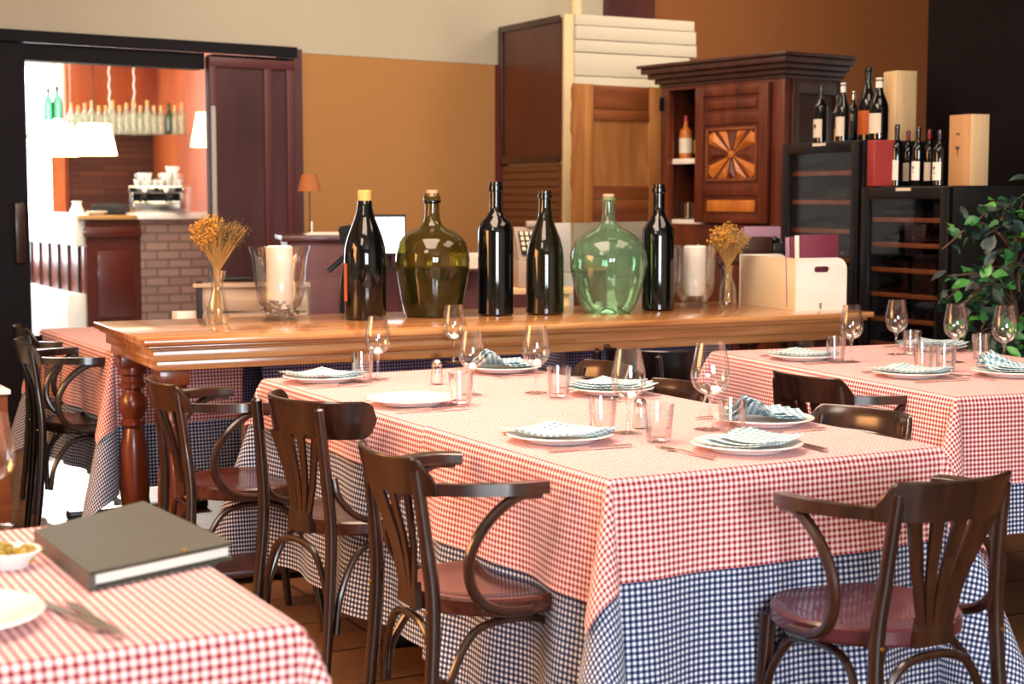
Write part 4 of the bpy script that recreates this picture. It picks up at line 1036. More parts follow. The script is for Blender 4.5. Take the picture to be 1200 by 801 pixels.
for k in range(26):
    a = random.random()*6.28; rr = .036*random.random()**.5
    bmesh.ops.create_icosphere(b.bm, subdivisions=2, radius=.0075, matrix=Matrix.Translation((rr*math.cos(a), rr*math.sin(a), random.uniform(.014, .028))) @ Matrix.Diagonal((1.2, 1, 1, 1)))
ol = b.build('olives', M['olives'], ang=9); ol.location = (q.x, q.y, TZ+.001)
tag(ol, 'green olives heaped in the small white bowl', 'olives', kind='stuff')
p = onto(-62, 733); place(PL, p, 0, 'white plate with dark crumbs cut by the left edge of the front table', 'plates on the front left table')
b = MB(); random.seed(9)
for k in range(60):
    a = random.random()*6.28; rr = .06*random.random()**.5; b.obox((rr*math.cos(a), rr*math.sin(a), .0085), (.012, .003, .0015), Matrix.Rotation(random.random()*3, 3, 'Z'))
o = b.build('herb_crumbs', M['leafd'], smooth=False); o.location = p; tag(o, 'dark green herb crumbs on the plate at the left edge', 'herbs', kind='stuff')
q = onto(78, 722); place(KN, q, R(40), 'steel table knife left of the other on the front left table', 'cutlery on the front left table')
q = onto(108, 727); place(KN, q, R(34), 'steel table knife right of the other on the front left table', 'cutlery on the front left table')
q = onto(-8, 618); place(WG, q, 0, 'wine glass cut by the left edge of the picture', 'glasses on the front left table', (1.0, 1.0, 1.0))

# ------------------------------------------------------------------ armoire
AK = D(918, 200, 8.9); AK.z = 0; AAng = R(36)
wv = Vector((-math.sin(AAng), math.cos(AAng), 0))
AWd = 1.06; ADp = .46; AH = D(938, 60, 8.8).z
ar = root('armoire', AK, AAng, 'carved dark wooden armoire with one door open and a heavy cornice', 'wardrobe')
# local: y runs along the front (to the left, away), x runs into the depth
zb0 = D(900, 262, 8.95).z; ztp = D(900, 96, 8.95).z
b = MB()
b.box(0, .05, 0, .10, 0, AH-.14, .004); b.box(0, .05, AWd-.09, AWd, 0, AH-.14, .004)
b.box(0, .05, .10, AWd-.09, 0, zb0-.01, .002); b.box(0.0, .05, .1, AWd-.09, ztp, AH-.14, .002)
b.build('front_frame', M['walnut'], ar)
b = MB(); b.box(.051, ADp, 0, .03, 0, AH-.14, .002); b.box(.1, ADp-.07, -.01, 0, .3, AH-.3, .006); b.box(.051, .1, -.02, 0, 0, AH-.14, .004); b.box(ADp-.06, ADp, -.02, 0, 0, AH-.14, .004); b.box(.051, ADp, -.019, 0, AH-.22, AH-.14, .003)
b.build('side_panel', M['armdark'], ar)
b = MB(); b.box(.051, ADp, AWd-.03, AWd, 0, AH-.14, .002); b.build('side_panel', M['walnut'], ar)
b = MB(); b.box(ADp-.02, ADp, .031, AWd-.031, 0, AH-.14); b.build('back_panel', M['dust'], ar, smooth=False)
b = MB()
for o, z0, z1 in ((.0, AH-.14, AH-.115), (.02, AH-.115, AH-.085), (.05, AH-.085, AH-.055), (.08, AH-.055, AH-.02), (.10, AH-.02, AH)):
    b.box(-o, ADp+.02, -o, AWd+o, z0, z1, .005)
b.build('cornice', M['armdark'], ar)
yd0, yd1 = .10, .10 + .60
def shelf_z(py): return D(800, py, 9.5).z
for zz in (shelf_z(186), shelf_z(258)):
    b = MB(); b.box(.052, ADp-.021, .031, AWd-.031, zz-.02, zz); b.build('shelf', M['walnut'], ar, smooth=False)
    b = MB(); b.box(.03, .09, yd1+.0, AWd-.095, zz-.028, zz+.004, .002); b.build('shelf_cloth', M['paper'], ar)
dr = bpy.data.objects.new('door', None); COL.objects.link(dr); dr.parent = ar
b = MB(); zd0, zd1 = zb0, ztp
b.box(-.03, -.002, yd0, yd0+.07, zd0, zd1, .003); b.box(-.03, -.002, yd1-.07, yd1, zd0, zd1, .003)
hh = zd1-zd0
rails = [(0, .07), (.20, .30), (.79, .88)] if False else None
cuts = [zd0, zd0+.05*hh, zd0+.20*hh, zd0+.28*hh, zd0+.72*hh, zd0+.80*hh, zd0+.93*hh, zd1]
for k in (0, 2, 4, 6): b.box(-.029, -.003, yd0+.071, yd1-.071, cuts[k], cuts[k+1], .003)
b.box(-.014, -.004, yd0+.07, yd1-.07, zd0+.02, zd1-.02)
b.build('door_frame', M['walnut'], dr)
for k, mt in ((1, 'amber'), (5, 'walnut')):
    b = MB(); b.box(-.026, -.0141, yd0+.10, yd1-.10, cuts[k]+.025, cuts[k+1]-.025, .008); b.build('raised_panel', M[mt], dr)
# star panel: petals of a pinwheel
yc, zcn = (yd0+yd1)/2, (cuts[3]+cuts[4])/2; hw, hz = (yd1-yd0)/2-.09, (cuts[4]-cuts[3])/2-.02
b = MB(); b.box(-.026, -.0141, yc-hw, yc-hw+.015, zcn-hz, zcn+hz, .003); b.box(-.026, -.0141, yc+hw-.015, yc+hw, zcn-hz, zcn+hz, .003); b.box(-.026, -.0141, yc-hw, yc+hw, zcn-hz, zcn-hz+.015, .003); b.box(-.026, -.0141, yc-hw, yc+hw, zcn+hz-.015, zcn+hz, .003); b.build('panel_border', M['honeydk'], dr)
for k in range(12):
    a = k*math.pi/6 + .0; a0, a1, = a-.2, a+.2
    def edge_pt(an, f=1.0):
        c, s_ = math.cos(an), math.sin(an); t_ = min((hw-.018)/max(abs(c), 1e-5), (hz-.018)/max(abs(s_), 1e-5))*f; return (yc+c*t_, zcn+s_*t_)
    e0, e1, em_ = edge_pt(a0), edge_pt(a1), edge_pt(a)
    b = MB(); c0 = (yc+math.cos(a)*.02, zcn+math.sin(a)*.02)
    v = [b.bm.verts.new((-.014, c0[0], c0[1])), b.bm.verts.new((-.014, *e0)), b.bm.verts.new((-.014, *e1)), b.bm.verts.new((-.034, (c0[0]+em_[0]*2)/3, (c0[1]+em_[1]*2)/3)), b.bm.verts.new((-.016, *em_))]
    for f in ((0, 1, 3), (0, 3, 2), (1, 4, 3), (4, 2, 3), (0, 2, 4, 1)): b.bm.faces.new([v[i] for i in f])
    b.build('star_petal', M['amber'] if k % 3 != 0 else M['walnut'], dr, smooth=False)
b = MB(); b.lathe([(.022, 0), (.02, .012), (0, .018)], 16); b.build('boss', M['amber'], dr, loc=(-.014, yc, zcn), rot=(0, R(-90), 0))
# open left door, swung out
hg = AK + wv*(AWd-.03); tip_ = D(674, 180, 9.35); dd = Vector((tip_.x-hg.x, tip_.y-hg.y, 0)); DL = dd.length; da = math.atan2(dd.y, dd.x)
od = bpy.data.objects.new('door', None); COL.objects.link(od); od.parent = ar
od.location = Vector((-.03, AWd-.03, 0)); od.rotation_euler.z = da - AAng
z0, z1 = zb0, ztp + .02; hh = z1-z0
b = MB(); b.box(.0, .09, -.03, -.002, z0, z1, .003); b.box(DL-.14, DL-.08, -.034, -.002, z0, z1, .003); b.box(DL-.085, DL, -.028, -.002, z0, z1, .004)
b.box(.05, DL-.1, -.016, -.006, z0+.02, z1-.02); b.build('door_frame', M['honey'], od)
for f0, f1 in ((0, .0), (.0, .17), (.17, .27), (.74, .82), (.82, 1.0)):
    b = MB()
    if f1 > f0: b.box(.091, DL-.141, -.024 - (.004 if f0 in (.17, .74) else 0), -.0165, z0+f0*hh+.003, z0+f1*hh-.003, .004); b.build('rail', M['honeydk'], od)
    else: b.bm.free()
b = MB()
random.seed(4)
pts = [(DL-.002, z0)] + [(DL + random.uniform(.0, .012), z0+hh*k/24) for k in range(1, 24)] + [(DL-.002, z1)]
b.poly([(x, -.028, z) for x, z in pts], (0, .024, 0)); b.build('split_edge', M['honey'], od, smooth=False)
b = MB(); b.box(-.01, .02, -.045, -.03, z1-.14, z1-.06, .003); b.build('hinge', M['black'], od)
bpy.context.view_layer.update()
for c in od.children:
    c.data.transform(Matrix.Diagonal((1, -1, 1, 1))); c.data.flip_normals()
# things in the armoire
def arp(x, y, z): return AK + Matrix.Rotation(AAng, 3, 'Z') @ Vector((x, y, 0)) + Vector((0, 0, z))
def liquor(loc, lab, h, r, body, capm, labelm):
    t = root('liquor_bottle', loc, AAng, lab, 'bottle', 'bottles in the armoire')
    b = MB(); b.lathe(bottle_prof(r, h), 20); b.build('body', body, t)
    b = MB(); b.lathe([(r+.0008, h*.15), (r+.0008, h*.5)], 20, cap=False); b.build('label', labelm, t)
    b = MB(); b.lathe([(r*.45, h*.9), (r*.45, h*1.02), (0, h*1.03)], 14, cap=False); b.build('cap', capm, t)
sz = shelf_z(186)
liquor(arp(.13, .955, sz+.001), 'amber liquor bottle with white label and red cap on the armoire shelf', .26, .04, M['tan'], M['foilr'], M['labelp'])
liquor(arp(.20, .90, sz+.001), 'yellow labelled dark liquor bottle with black cap on the armoire shelf', .24, .038, M['dkglass2'], M['black'], M['corky'])
sz = shelf_z(258)
for y in (.955, .875): place(TB, arp(.14, y, sz+.001), 0, 'small glass on the lower shelf of the armoire', 'glasses in the armoire', (1, 1, 1.15))

# ------------------------------------------------------------------ wine coolers
K2 = D(1112, 220, 7.2); K2.z = 0; FZ2 = D(1112, 217.5, 7.2).z
fu = Vector((-math.sin(R(28)), math.cos(R(28)), 0))
K1 = K2 + fu*.625; FZ1 = D(1005, 163.5, K1.y).z
def cooler(K, w, hgt, lab, nsh, glow=False):
    t = root('wine_cooler', K, R(28), lab, 'wine fridge', 'black wine coolers')
    dp = .56
    b = MB(); b.box(.03, dp, 0, .02, 0, hgt, .003); b.box(.03, dp, w-.02, w, 0, hgt, .003); b.box(.03, dp, .021, w-.021, hgt-.02, hgt, .002); b.box(dp-.02, dp, .021, w-.021, 0, hgt-.021); b.box(.03, dp-.021, .021, w-.021, 0, .08)
    b.build('cabinet', M['blackm'], t)
    d = bpy.data.objects.new('door', None); COL.objects.link(d); d.parent = t
    b = MB(); b.box(0, .029, 0, .055, .05, hgt-.005, .004); b.box(0, .029, w-.055, w, .05, hgt-.005, .004); b.box(0, .029, .056, w-.056, hgt-.06, hgt-.005, .004); b.box(0, .029, .056, w-.056, .05, .1, .004); b.build('door_frame', M['black'], d)
    b = MB(); b.box(.012, .016, .05, w-.05, .09, hgt-.05); b.build('glass_pane', thin_glass('cooler_glass', (.92, .91, .9), .4, cap=.07), d, smooth=False)
    b = MB(); b.box(-.003, 0, w/2-.05, w/2+.05, hgt-.022, hgt-.008); b.build('badge', M['labelp'], d, smooth=False)
    b = MB(); b.tube([(-.03, .03, hgt*.45), (-.03, .03, hgt*.62)], .008, 8, (0, 1, 0)); b.box(-.03, 0, .024, .036, hgt*.46, hgt*.47); b.box(-.03, 0, .024, .036, hgt*.6, hgt*.61); b.build('handle', M['black'], d)
    for k in range(nsh):
        z = .16 + (hgt-.32)*k/(nsh-1)
        b = MB(); b.box(.035, .05, .03, w-.03, z-.01, z+.012, .002); b.box(.051, dp-.05, .05, w-.05, z-.004, z, 0); b.build('shelf', M['honeydk'], t)
        bt = MB()
        for j in range(5):
            y = .085 + j*(w-.17)/4
            bt2 = MB(); bt2.lathe([(.012, 0), (.014, .04), (.015, .06), (.034, .11), (.036, .25), (0, .27)], 12); 
            bb = bt2.build('stored_bottle', M['dkglass'], None); bb.rotation_euler = (0, R(90), R(28)); bb.location = K + Matrix.Rotation(R(28), 3, 'Z') @ Vector((.07, y, z+.038))
            tag(bb, 'wine bottle lying neck out on a shelf of the %s wine cooler' % ('taller' if hgt > 1.5 else 'lower'), 'bottle', 'bottles stored in the wine coolers')
            bt.bm.free(); bt = MB()
    return t
cooler(K2, .60, FZ2, 'lower black glass door wine cooler with wooden shelves right of the taller one', 10)
cooler(K1, .60, FZ1, 'taller black glass door wine cooler beside the armoire', 10)
def coolp(K, x, y, z): return K + Matrix.Rotation(R(28), 3, 'Z') @ Vector((x, y, 0)) + Vector((0, 0, z))
def on_cooler(px, depth, K):                       # position on the cooler top: where the pixel column meets depth behind its front
    a = K + Matrix.Rotation(R(28), 3, 'Z') @ Vector((depth, 0, 0)); k = ray(px, 180).x/ray(px, 180).y
    t_ = (a.x - k*a.y)/(-(fu.x - k*fu.y)); p = a + fu*t_; return p
def shop_bottle(px, ytop, ybase, K, Z, depth, wpx, labm, capm, kind, lab, grp, mark=None):
    p = on_cooler(px, depth, K); s = p.y/F; h = (ybase-ytop)*s; r = wpx/2*s
    t = root('wine_bottle', (p.x, p.y, Z+.001), R(-20), lab, 'bottle', grp)
    b = MB(); b.lathe(bottle_prof(r, h, kind), 24); b.build('body', M['dkglass'], t)
    b = MB(); b.lathe([(r*.40, h*.83), (r*.40, h*.99), (0, h*1.001)], 14, cap=False); b.build('capsule', capm, t)
    if labm:
        b = MB(); n = 14; ro = r+.0012; vs = []
        for i in range(n+1):
            a = R(-200 + 130*i/n) ; vs.append((b.bm.verts.new((ro*math.cos(a), ro*math.sin(a), h*.10)), b.bm.verts.new((ro*math.cos(a), ro*math.sin(a), h*.42))))
        for x, y in zip(vs, vs[1:]): b.bm.faces.new((x[0], y[0], y[1], x[1]))
        b.build('label', labm, t)
        if mark:
            b = MB(); a = R(-130); c = Vector((ro*1.02*math.cos(a), ro*1.02*math.sin(a), h*.30)); n_ = Vector((math.cos(a), math.sin(a), 0)); sd_ = Vector((-n_.y, n_.x, 0))
            w_ = r*.35
            if mark == 'dot': b.poly([c + sd_*w_*.6*math.cos(q*math.pi/6) + Vector((0, 0, w_*math.sin(q*math.pi/6))) for q in range(12)], n_*.001)
            else:
                b.poly([c + sd_*w_*x + Vector((0, 0, w_*z)) for x, z in ((-.1, -1), (.1, -1), (.12, 0), (.8, .9), (.3, 1), (0, .4), (-.5, 1.1), (-.9, .6), (-.12, 0))], n_*.001)
                b.poly([c + sd_*w_*x + Vector((0, 0, w_*z)) for x, z in ((-.9, -1.9), (.9, -1.9), (.9, -1.65), (-.9, -1.65))], n_*.001)
            b.build('label_print', M['ink'], t, smooth=False)
G1, G2 = 'wine bottles on the taller wine cooler', 'wine bottles on the lower wine cooler'
shop_bottle(961, 95, 161, K1, FZ1, .2, 16, M['labelp'], M['black'], 'bord', 'leftmost wine bottle on the taller cooler, tall pale label with dark oval', G1, 'dot')
shop_bottle(980, 104, 161, K1, FZ1, .42, 13, None, M['black'], 'bord', 'plain dark bottle at the back, second from left on the taller cooler', G1)
shop_bottle(987, 91, 160, K1, FZ1, .18, 16, M['labelp'], M['paper'], 'burg', 'wine bottle with white capsule and cream label, front row of the taller cooler', G1)
shop_bottle(999, 99, 160, K1, FZ1, .38, 12, M['ink'], M['steel'], 'bord', 'slim dark labelled bottle in the middle of the taller cooler', G1)
shop_bottle(1016, 74, 160, K1, FZ1, .3, 22, M['labelo'], M['black'], 'burg', 'tallest wine bottle on the taller cooler, with orange label', G1)
shop_bottle(1029, 88, 160, K1, FZ1, .12, 22, M['labelp'], M['paper'], 'burg', 'broad wine bottle with cream label, rightmost on the taller cooler', G1)
shop_bottle(1051, 143, 215, K2, FZ2, .12, 15, M['paper'], M['black'], 'bord', 'leftmost wine bottle on the lower cooler, black capsule and white label', G2, 'vine')
shop_bottle(1064, 148, 213, K2, FZ2, .3, 12, M['paper'], M['foilr'], 'bord', 'red capsuled bottle behind the leftmost one on the lower cooler', G2)
shop_bottle(1076, 147, 215, K2, FZ2, .12, 14, M['paper'], M['black'], 'bord', 'middle wine bottle on the lower cooler with a vine mark on its label', G2, 'vine')
shop_bottle(1089, 147, 213, K2, FZ2, .3, 13, M['paper'], M['foilr'], 'bord', 'red capsuled bottle behind, fourth from left on the lower cooler', G2)
shop_bottle(1101, 150, 215, K2, FZ2, .12, 15, M['paper'], M['black'], 'bord', 'rightmost wine bottle on the lower cooler, beside the wooden box', G2, 'vine')
def wbox2(px0, px1, ytop, K, Z, depth, lab, w=.11, mat=None, name='wooden_wine_box', vine=False):
    p = on_cooler((px0+px1)/2, depth, K); h = (D(px0, ytop, p.y).z - Z)
    t = root(name, (p.x, p.y, Z+.001), R(20), lab, 'box')
    b = MB(); b.box(-w/2, w/2, -w/2, w/2, 0, h, .002); b.build('case', mat or M['lightwood'], t)
    if mat is None:
        b = MB(); b.box(-w/2+.012, w/2-.012, -w/2-.004, -w/2-.0001, .01, h-.01, .001); b.build('lid', M['lightwood'], t)
    if vine:
        b = MB(); c = Vector((-w/2-.0015, 0, h*.5)); k = .02
        b.poly([c + Vector((0, -k*x, k*z)) for x, z in ((-.12, -1.4), (.12, -1.4), (.12, 0), (.9, .8), (.3, 1.1), (0, .3), (-.4, 1.2), (-1, .6), (-.12, 0))], (.0012, 0, 0)); b.build('burnt_mark', M['ink'], t, smooth=False)
wbox2(1040, 1066, 84, K2, FZ2, .45, 'tall pale wooden wine box behind the bottles between the two coolers', .12)
# second box beside the cooler corner
p = K2 + Matrix.Rotation(R(28), 3, 'Z') @ Vector((.13, .02, 0)); hbx = D(1128, 134, p.y).z - FZ2
t = root('wooden_wine_box', (p.x + .045, p.y, FZ2+.001), R(22), 'pale wooden wine box with vine mark at the right end of the lower cooler', 'box')
b = MB(); b.box(-.055, .055, -.0, .14, 0, hbx, .002); b.build('case', wood('orange_box_wood', '#b98a5c', '#c99c6c', .55, 'Z', 3, 8, 0), t)
b = MB(); b.box(-.045, .054, -.008, -.0001, 0, hbx, .001); b.build('lid', M['lightwood'], t)
b = MB(); c = Vector((-.0565, .075, hbx*.5)); k = .018
b.poly([c + Vector((0, -k*x, k*z)) for x, z in ((-.12, -1.4), (.12, -1.4), (.12, 0), (.9, .8), (.3, 1.1), (0, .3), (-.4, 1.2), (-1, .6), (-.12, 0))], (.0012, 0, 0)); b.poly([c + Vector((0, -k*x, k*(z+3.6))) for x, z in ((-.9, 0), (-.2, .9), (.6, .6), (.9, 0), (.5, .3), (-.2, .5))], (.0012, 0, 0)); b.build('burnt_mark', M['ink'], t, smooth=False)
p = K2 + Matrix.Rotation(R(28), 3, 'Z') @ Vector((.012, .50, 0)); hb = D(1027, 164, p.y).z - FZ2
t = root('red_book_box', (p.x, p.y, FZ2+.001), R(14), 'upright red box standing left of the bottles on the lower cooler', 'box')
b = MB(); b.box(-.02, .095, 0, .07, 0, hb, .004); b.build('case', M['redbox'], t)
b = MB(); b.box(-.01, .085, -.0015, -.0002, hb*.05, hb*.95); b.build('front_panel', M['redbox'], t, smooth=False)

# ------------------------------------------------------------------ potted plant
pp = D(1190, 330, 6.7); t = root('potted_fig', (pp.x, pp.y, 0), 0, 'leafy green potted fig tree against the dark wall at the right', 'plant')
b = MB(); b.lathe([(0, 0), (.14, 0), (.15, .01), (.19, .32), (.2, .33), (.2, .36), (.18, .36), (.17, .3), (0, .3)], 32, cap=False); b.build('pot', M['terracotta'], t)
b = MB(); random.seed(21)
b.tube(bez([(0, 0, .28), (.02, 0, .7), (-.01, .02, 1.0), (.02, 0, 1.28)], 6), .016, 8, (0, 1, 0)); ends = []
for k in range(46):
    z0 = random.uniform(.5, 1.3); a = random.random()*6.28; l = random.uniform(.15, .34)*(1 if z0 < 1.15 else .75)
    e = Vector((math.cos(a)*l, math.sin(a)*l*.8, z0+random.uniform(.0, .16))); m_ = Vector((math.cos(a)*l*.5, math.sin(a)*l*.4, z0+.12))
    b.tube(bez([(0, 0, z0), m_, e], 4), .004, 5, (0, 1, 0)); ends.append((Vector((0, 0, z0)), m_, e))
b.build('branches', M['bark'], t)
L3 = [MB(), MB(), MB()]
def leafm(mb, p, d, n_, l, w):
    d = d.normalized(); s_ = d.cross(n_).normalized(); up = s_.cross(d)
    pr_ = [(0, 0, 0), (.25, .8, .02), (.5, 1, .03), (.78, .55, .0), (1, 0, -.06)]
    c = [mb.bm.verts.new(p + d*l*x + up*l*z) for x, _, z in pr_]
    lf = [mb.bm.verts.new(p + d*l*x + s_*w*y + up*(l*z+w*.25)) for x, y, z in pr_[1:4]]
    rt = [mb.bm.verts.new(p + d*l*x - s_*w*y + up*(l*z+w*.25)) for x, y, z in pr_[1:4]]
    for sd_ in (lf, rt):
        mb.bm.faces.new((c[0], c[1], sd_[0])); mb.bm.faces.new((c[1], c[2], sd_[1], sd_[0])); mb.bm.faces.new((c[2], c[3], sd_[2], sd_[1])); mb.bm.faces.new((c[3], c[4], sd_[2]))
for a, m_, e in ends:
    for j in range(13):
        f = random.uniform(.3, 1.05); q = a.lerp(m_, f*2) if f < .5 else m_.lerp(e, f*2-1)
        q = q + Vector((random.gauss(0, .04), random.gauss(0, .04), random.gauss(0, .04)))
        d = Vector((random.gauss(0, 1), random.gauss(0, 1)-.3, random.gauss(-.5, .6)))
        n_ = Vector((random.gauss(0, .5), random.gauss(-.6, .4), 1))
        leafm(L3[random.choice((0, 0, 1, 2, 2, 2, 2, 2))], q, d, n_, random.uniform(.06, .095), random.uniform(.016, .026))
for mb, mt, nm_ in zip(L3, ('leaf', 'leafb', 'leafd'), ('foliage', 'young_foliage', 'shaded_foliage')): mb.build(nm_, M[mt], t)  # three leaf greens, mixed at random along the branches

# ------------------------------------------------------------------ reception desk and clutter behind the sideboard
rd = D(337, 280, 7.6); rd.z = 0; zr = D(337, 276, 7.6).z
t = root('reception_desk', rd, R(12), 'maroon reception desk behind the sideboard carrying a small lamp', 'desk')
b = MB(); b.box(0, .58, 0, .5, .06, zr-.03, .003); b.box(.05, .53, -.01, 0, .15, zr-.2, .005); b.build('body', M['maroon2'], t)
b = MB(); b.box(-.03, .6, -.03, .52, zr-.029, zr, .006); b.build('worktop', M['maroon'], t)
b = MB(); b.box(.58, 1.6, .05, .5, 0, .98, .003); b.build('low_counter', M['maroon2'], t)
b = MB(); b.box(.56, 1.62, .02, .52, .981, 1.0, .003); b.build('counter_shelf', wood('tan_shelf', '#9a6a48', '#b98660', .4), t)
q = D(363, 275, 8.0)
t = root('table_lamp', (D(363, 270, 7.85).x, 7.85, zr+.001), 0, 'small table lamp with straw shade on the reception desk', 'lamp'); s = 7.85/F
b = MB(); b.lathe([(0, 0), (8*s, 0), (8*s, 1.5*s), (2*s, 3*s), (.8*s, 6*s), (.8*s, 50*s), (0, 50*s)], 20, cap=False); b.build('stand', M['black'], t)
b = MB(); b.lathe([(14*s, 50*s), (9*s, 70*s)], 28, cap=False); b.build('lamp_shade', M['wicker'], t)
b = MB(); b.lathe([(1.2*s, 0), (1.2*s, 12*s), (0, 12.3*s)], 10, (3*s, -.02, 3*s)); b.build('switch', M['paper'], t)
b = MB(); b.box(-.12, .12, -.08, .08, 0, .006); b.box(-.1, .13, -.07, .07, .0062, .012)
tag(b.build('paper_stack', M['paper'], loc=(D(385, 275, 7.75).x, 7.78, zr+.001), rz=R(12), smooth=False), 'white papers lying on the reception desk beside the lamp', 'papers')
# crate on the purple cloth
q = D(299, 350, 6.6); s = 6.6/F; zt2 = D(299, 330, 6.6).z
t = root('wooden_crate', (q.x, 6.6, TZ+.004), R(4), 'grey weathered wooden crate behind the flared candle vase', 'crate')
ch = zt2 - TZ - .004
b = MB()
for z in (0, .5): b.box(-62*s, 62*s, -.12, -.108, z*ch+.004, (z+.47)*ch, .002); b.box(-62*s, 62*s, .108, .12, z*ch+.004, (z+.47)*ch, .002)
for x in (-62*s, 60*s): b.box(x, x+.012, -.107, .107, .004, ch*.97, .002)
b.box(-60*s, 60*s, -.107, .107, 0.0, .01); b.build('planks', M['crategrey'], t)
b = MB(); b.box(-67*s, 67*s, -.135, -.121, ch*.93, ch, .002); b.box(-67*s, 67*s, -.135, -.121, 0, ch*.08, .002); b.build('batten', M['crategrey'], t)
b = MB(); b.box(-64*s, -57*s, -.13, -.12, ch*.05, ch*1.05, .002); b.build('corner_strap', M['blackm'], t)
b = MB(); b.lathe([(0, 0), (.06, 0), (.075, .006), (.075, .01), (0, .01)], 24)
tag(b.build('ash_tray', M['blackm'], loc=(D(275, 326, 6.6).x, 6.6, zt2+.006)), 'flat dark dish resting on the rim of the grey crate', 'dish')
q = D(217, 370, 6.5); b = MB(); b.box(-.055, .055, -.04, .04, 0, q.z+.012-TZ, .003); b.box(.056, .075, -.03, .03, 0, q.z+.02-TZ, .002)
tag(b.build('card_box', M['paper'], loc=(q.x, 6.55, TZ+.004), rz=ANG), 'small white card box left of the grey crate', 'box')
# barcode scanner on a stand
t = root('desk_phone', (D(408, 280, 7.1).x, 7.1, .0), 0, 'black handset on a stand behind the giant bottle', 'phone')
s = 7.1/F; zz = lambda y: D(408, y, 7.1).z
b = MB(); b.obox((0*s, 0, zz(275)), (20*s, .05, 22*s), Matrix.Rotation(R(-10), 3, 'Y'), .008); b.build('head', M['black'], t)
b = MB(); b.tube([(2*s, 0, zz(285)), (-6*s, 0, zz(330)), (-8*s, 0, zz(368)), (0, 0, 0.0)], .014, 10, (0, 1, 0)); b.lathe([(0, 0), (.12, 0), (.12, .015), (.02, .03), (0, .03)], 20); b.build('stand', M['black'], t)
b = MB(); b.tube([(3*s, -.03, zz(294)), (-22*s, -.04, zz(317))], .012, 10, (0, 1, 0)); b.build('handset', M['black'], t)
# monitor
t = root('computer_monitor', (D(452, 290, 7.5).x, 7.5, 1.0), R(10), 'bright computer screen behind the olive demijohn', 'monitor'); s = 7.5/F
b = MB(); b.obox((4*s, 0, .17), (40*s, .02, 48*s), Matrix.Rotation(R(-8), 3, 'X'), .003); b.build('casing', M['blackm'], t)
b = MB(); b.obox((4*s, -.012, .17), (36*s, .004, 42*s), Matrix.Rotation(R(-8), 3, 'X')); b.build('screen', M['screen'], t, smooth=False)
b = MB(); b.lathe([(.07, 0), (.07, .01), (.015, .02), (.012, .12), (0, .12)], 18, (4*s, .03, 0)); b.build('foot', M['blackm'], t)
# cash register on a low wooden stand
t = root('wooden_stool', (D(625, 350, 7.3).x, 7.3, 0), R(10), 'pale wooden stand under the cash register', 'stand'); s = 7.3/F; zk = D(620, 335, 7.3).z
b = MB(); b.box(-.16, .16, -.14, .14, zk-.03, zk, .003); b.build('top', M['lightwood'], t)
for x in (-.14, .12):
    for y in (-.12, .1): b = MB(); b.box(x, x+.025, y, y+.025, 0, zk-.031, .002); b.build('leg', M['lightwood'], t)
t = root('cash_register', (D(622, 330, 7.3).x, 7.3, zk+.001), R(10), 'beige cash register between the two middle black bottles', 'cash register')
b = MB(); b.box(-20*s, 20*s, -.12, .12, 0, .12, .006)
b.poly([(-18*s, -.1, .121), (-18*s, .1, .121), (-18*s, .1, .27), (-18*s, .05, .27)], (36*s, 0, 0)); b.build('housing', M['beige'], t)
b = MB(); b.obox((0, -.045, .2), (30*s, .01, .14), Matrix.Rotation(R(-45), 3, 'X'), .002); b.build('key_plate', M['blackm'], t)
b = MB()
for i in range(5):
    for j in range(4): 
        f = (j-1.5)*.032; b.obox(((i-2)*6*s, -.052+f*.707, .207+f*.707), (4*s, .008, .022), Matrix.Rotation(R(-45), 3, 'X'), .001)
b.build('keys', M['keys'], t)
b = MB(); b.box(-4*s, 14*s, .02, .06, .271, .30, .008); b.build('display', M['beige'], t)
q = D(654, 300, 7.6); b = MB(); b.box(-.06, .06, -.02, .02, 0, D(654, 261, 7.6).z-.99, .006); b.box(-.07, .07, -.04, .04, -.99, -.001, .004)
tag(b.build('menu_board', M['greyc'], loc=(q.x, 7.6, .99), rz=R(8)), 'pale grey upright board between the tapering bottle and green demijohn', 'board')
q = D(606, 290, 7.9); t = root('photo_frame', (q.x, 7.75, 1.0), R(8), 'small white framed card behind the tall straight black bottle', 'picture frame')
s = 7.75/F; b = MB(); b.box(-8*s, 8*s, -.01, .01, 0, D(606, 271, 7.75).z-1.0, .003); b.build('frame', M['paper'], t)
b = MB(); b.box(-4*s, 4*s, -.0125, -.0105, .03, D(606, 277, 7.75).z-1.0); b.build('picture', M['olivehead'], t, smooth=False)
b = MB(); b.box(-.12, .12, -.08, .08, 0, .06, .004); b.box(-.1, .1, -.07, .07, .061, .075, .003)
tag(b.build('paper_stack', M['paper'], loc=(D(552, 318, 7.6).x, 7.75, 1.001), rz=R(10), smooth=False), 'stack of white paper beside the olive demijohn', 'papers')
# things beyond the white crate: side table with mauve menus
q = D(890, 300, 7.6); zq = D(890, 301, 7.6).z
t = root('side_table', (q.x, 7.6, 0), R(20), 'dark wooden side table behind the white crate', 'table')
b = MB(); b.box(-.3, .28, -.16, .16, zq-.03, zq, .004); b.build('tabletop', M['armdark'], t)
for x in (-.28, .24):
    for y in (-.14, .11): b = MB(); b.box(x, x+.03, y, y+.03, 0, zq-.031, .002); b.build('leg', M['armdark'], t)
s = 7.6/F
for k, (x, mt, lab) in enumerate(((0, 'mauvec', 'mauve menu folder standing behind the orange dried flowers'), (.03, 'mauvec', 'second mauve menu folder behind the dried flowers, rearmost'))):
    menu((q.x-.07-x*.3, 7.62+x, zq+.001), R(14), R(-4), .19, .145-x*.2, M[mt], lab, 'mauve menus behind the crate')
t = root('bottle_rack', (q.x, 7.5, zq+.001), R(14), 'dark basket with black knobs behind the white crate', 'basket')
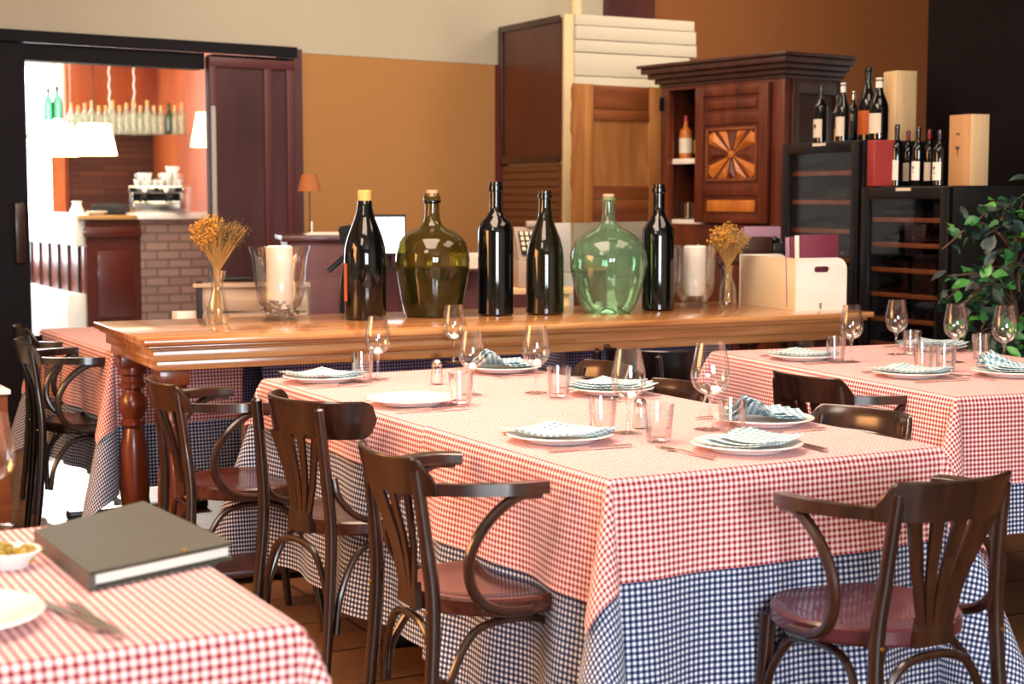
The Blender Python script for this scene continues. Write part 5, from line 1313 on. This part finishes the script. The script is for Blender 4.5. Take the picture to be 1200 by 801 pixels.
b = MB(); b.box(-.12, .03, -.05, .05, 0, .1, .008); b.build('body', M['armdark'], t)
b = MB()
for k in range(5): bmesh.ops.create_icosphere(b.bm, subdivisions=2, radius=.018, matrix=Matrix.Translation((.05+k*.018, -.02+.01*(k % 2), .085-.008*k)))
b.box(.03, .14, -.05, .05, 0, .07, .01); b.build('knobs', M['black'], t)
# half seen cabinet at the left edge
q = P(0, 461, .62); t = root('side_cabinet', (q.x-.25, q.y, 0), ANG, 'brown side cabinet with white top at the left edge', 'cabinet')
b = MB(); b.box(0, .27, 0, .4, .02, .6, .004); b.build('body', M['honeydk'], t)
b = MB(); b.box(-.01, .28, -.01, .41, .601, .62, .003); b.build('top', M['marble'], t)

# ------------------------------------------------------------------ light
def area(name, loc, target, size, power, col, shape='RECTANGLE', spread=None):
    l = bpy.data.lights.new(name, 'AREA'); l.shape = shape; l.size = size[0]; l.size_y = size[1]; l.energy = power; l.color = col
    if spread: l.spread = spread
    o = bpy.data.objects.new(name, l); COL.objects.link(o); o.location = loc
    o.rotation_euler = (Vector(target)-Vector(loc)).to_track_quat('-Z', 'Y').to_euler(); return o
area('window_light', (.9, -2.95, 1.8), (.6, 4, .7), (1.1, 1.8), 125, (.86, .93, 1))
area('window_light', (2.4, -2.95, 1.8), (1, 4, .7), (1.1, 1.8), 125, (.86, .93, 1))
area('ceiling_light', (-.4, 4.6, 3.2), (-.4, 4.6, 0), (1.6, 2.6), 92, (1, .76, .58))
area('ceiling_light', (1.8, 5.6, 3.2), (1.8, 5.6, 0), (1.2, 1.6), 22, (1, .80, .62))
area('ceiling_light', (-1.6, 2.0, 3.2), (-1.4, 2.6, 0), (1.0, 1.4), 28, (1, .84, .68))
area('ceiling_light', (.0, 8.2, 3.2), (.3, 10, 1.2), (2.4, .8), 28, (1, .84, .66))
area('ceiling_light', (2.2, 9.4, 3.3), (2.4, 11.8, 1.8), (1.4, .6), 26, (1, .80, .60))
area('window_light_left', (-4.1, 3.8, 1.7), (0, 4.2, .5), (2.2, 1.5), 110, (1, .44, .14))  # added warm light that turns left faces orange; this wall has no window
area('bar_light', (-3.8, 13.0, 2.6), (-3.8, 14.5, 0), (2.5, 2), 60, (1, .86, .68))
area('bar_window_light', (-5.1, 15.8, 1.9), (-3.2, 11.5, .6), (.8, 1.4), 260, (.92, .96, 1))
l = bpy.data.lights.new('bar_daylight', 'SPOT'); l.energy = 900; l.spot_size = R(10); l.spot_blend = .1; l.shadow_soft_size = .05; l.color = (1, .97, .9)
o = bpy.data.objects.new('bar_daylight', l); COL.objects.link(o); o.location = (-3.75, 12.2, 2.6)
o.rotation_euler = (Vector((-1.85, 7.2, 0))-o.location).to_track_quat('-Z', 'Y').to_euler()
wo = bpy.data.worlds.new('world'); sc.world = wo; wo.use_nodes = True
wo.node_tree.nodes['Background'].inputs[0].default_value = (.9, .85, .8, 1); wo.node_tree.nodes['Background'].inputs[1].default_value = .35
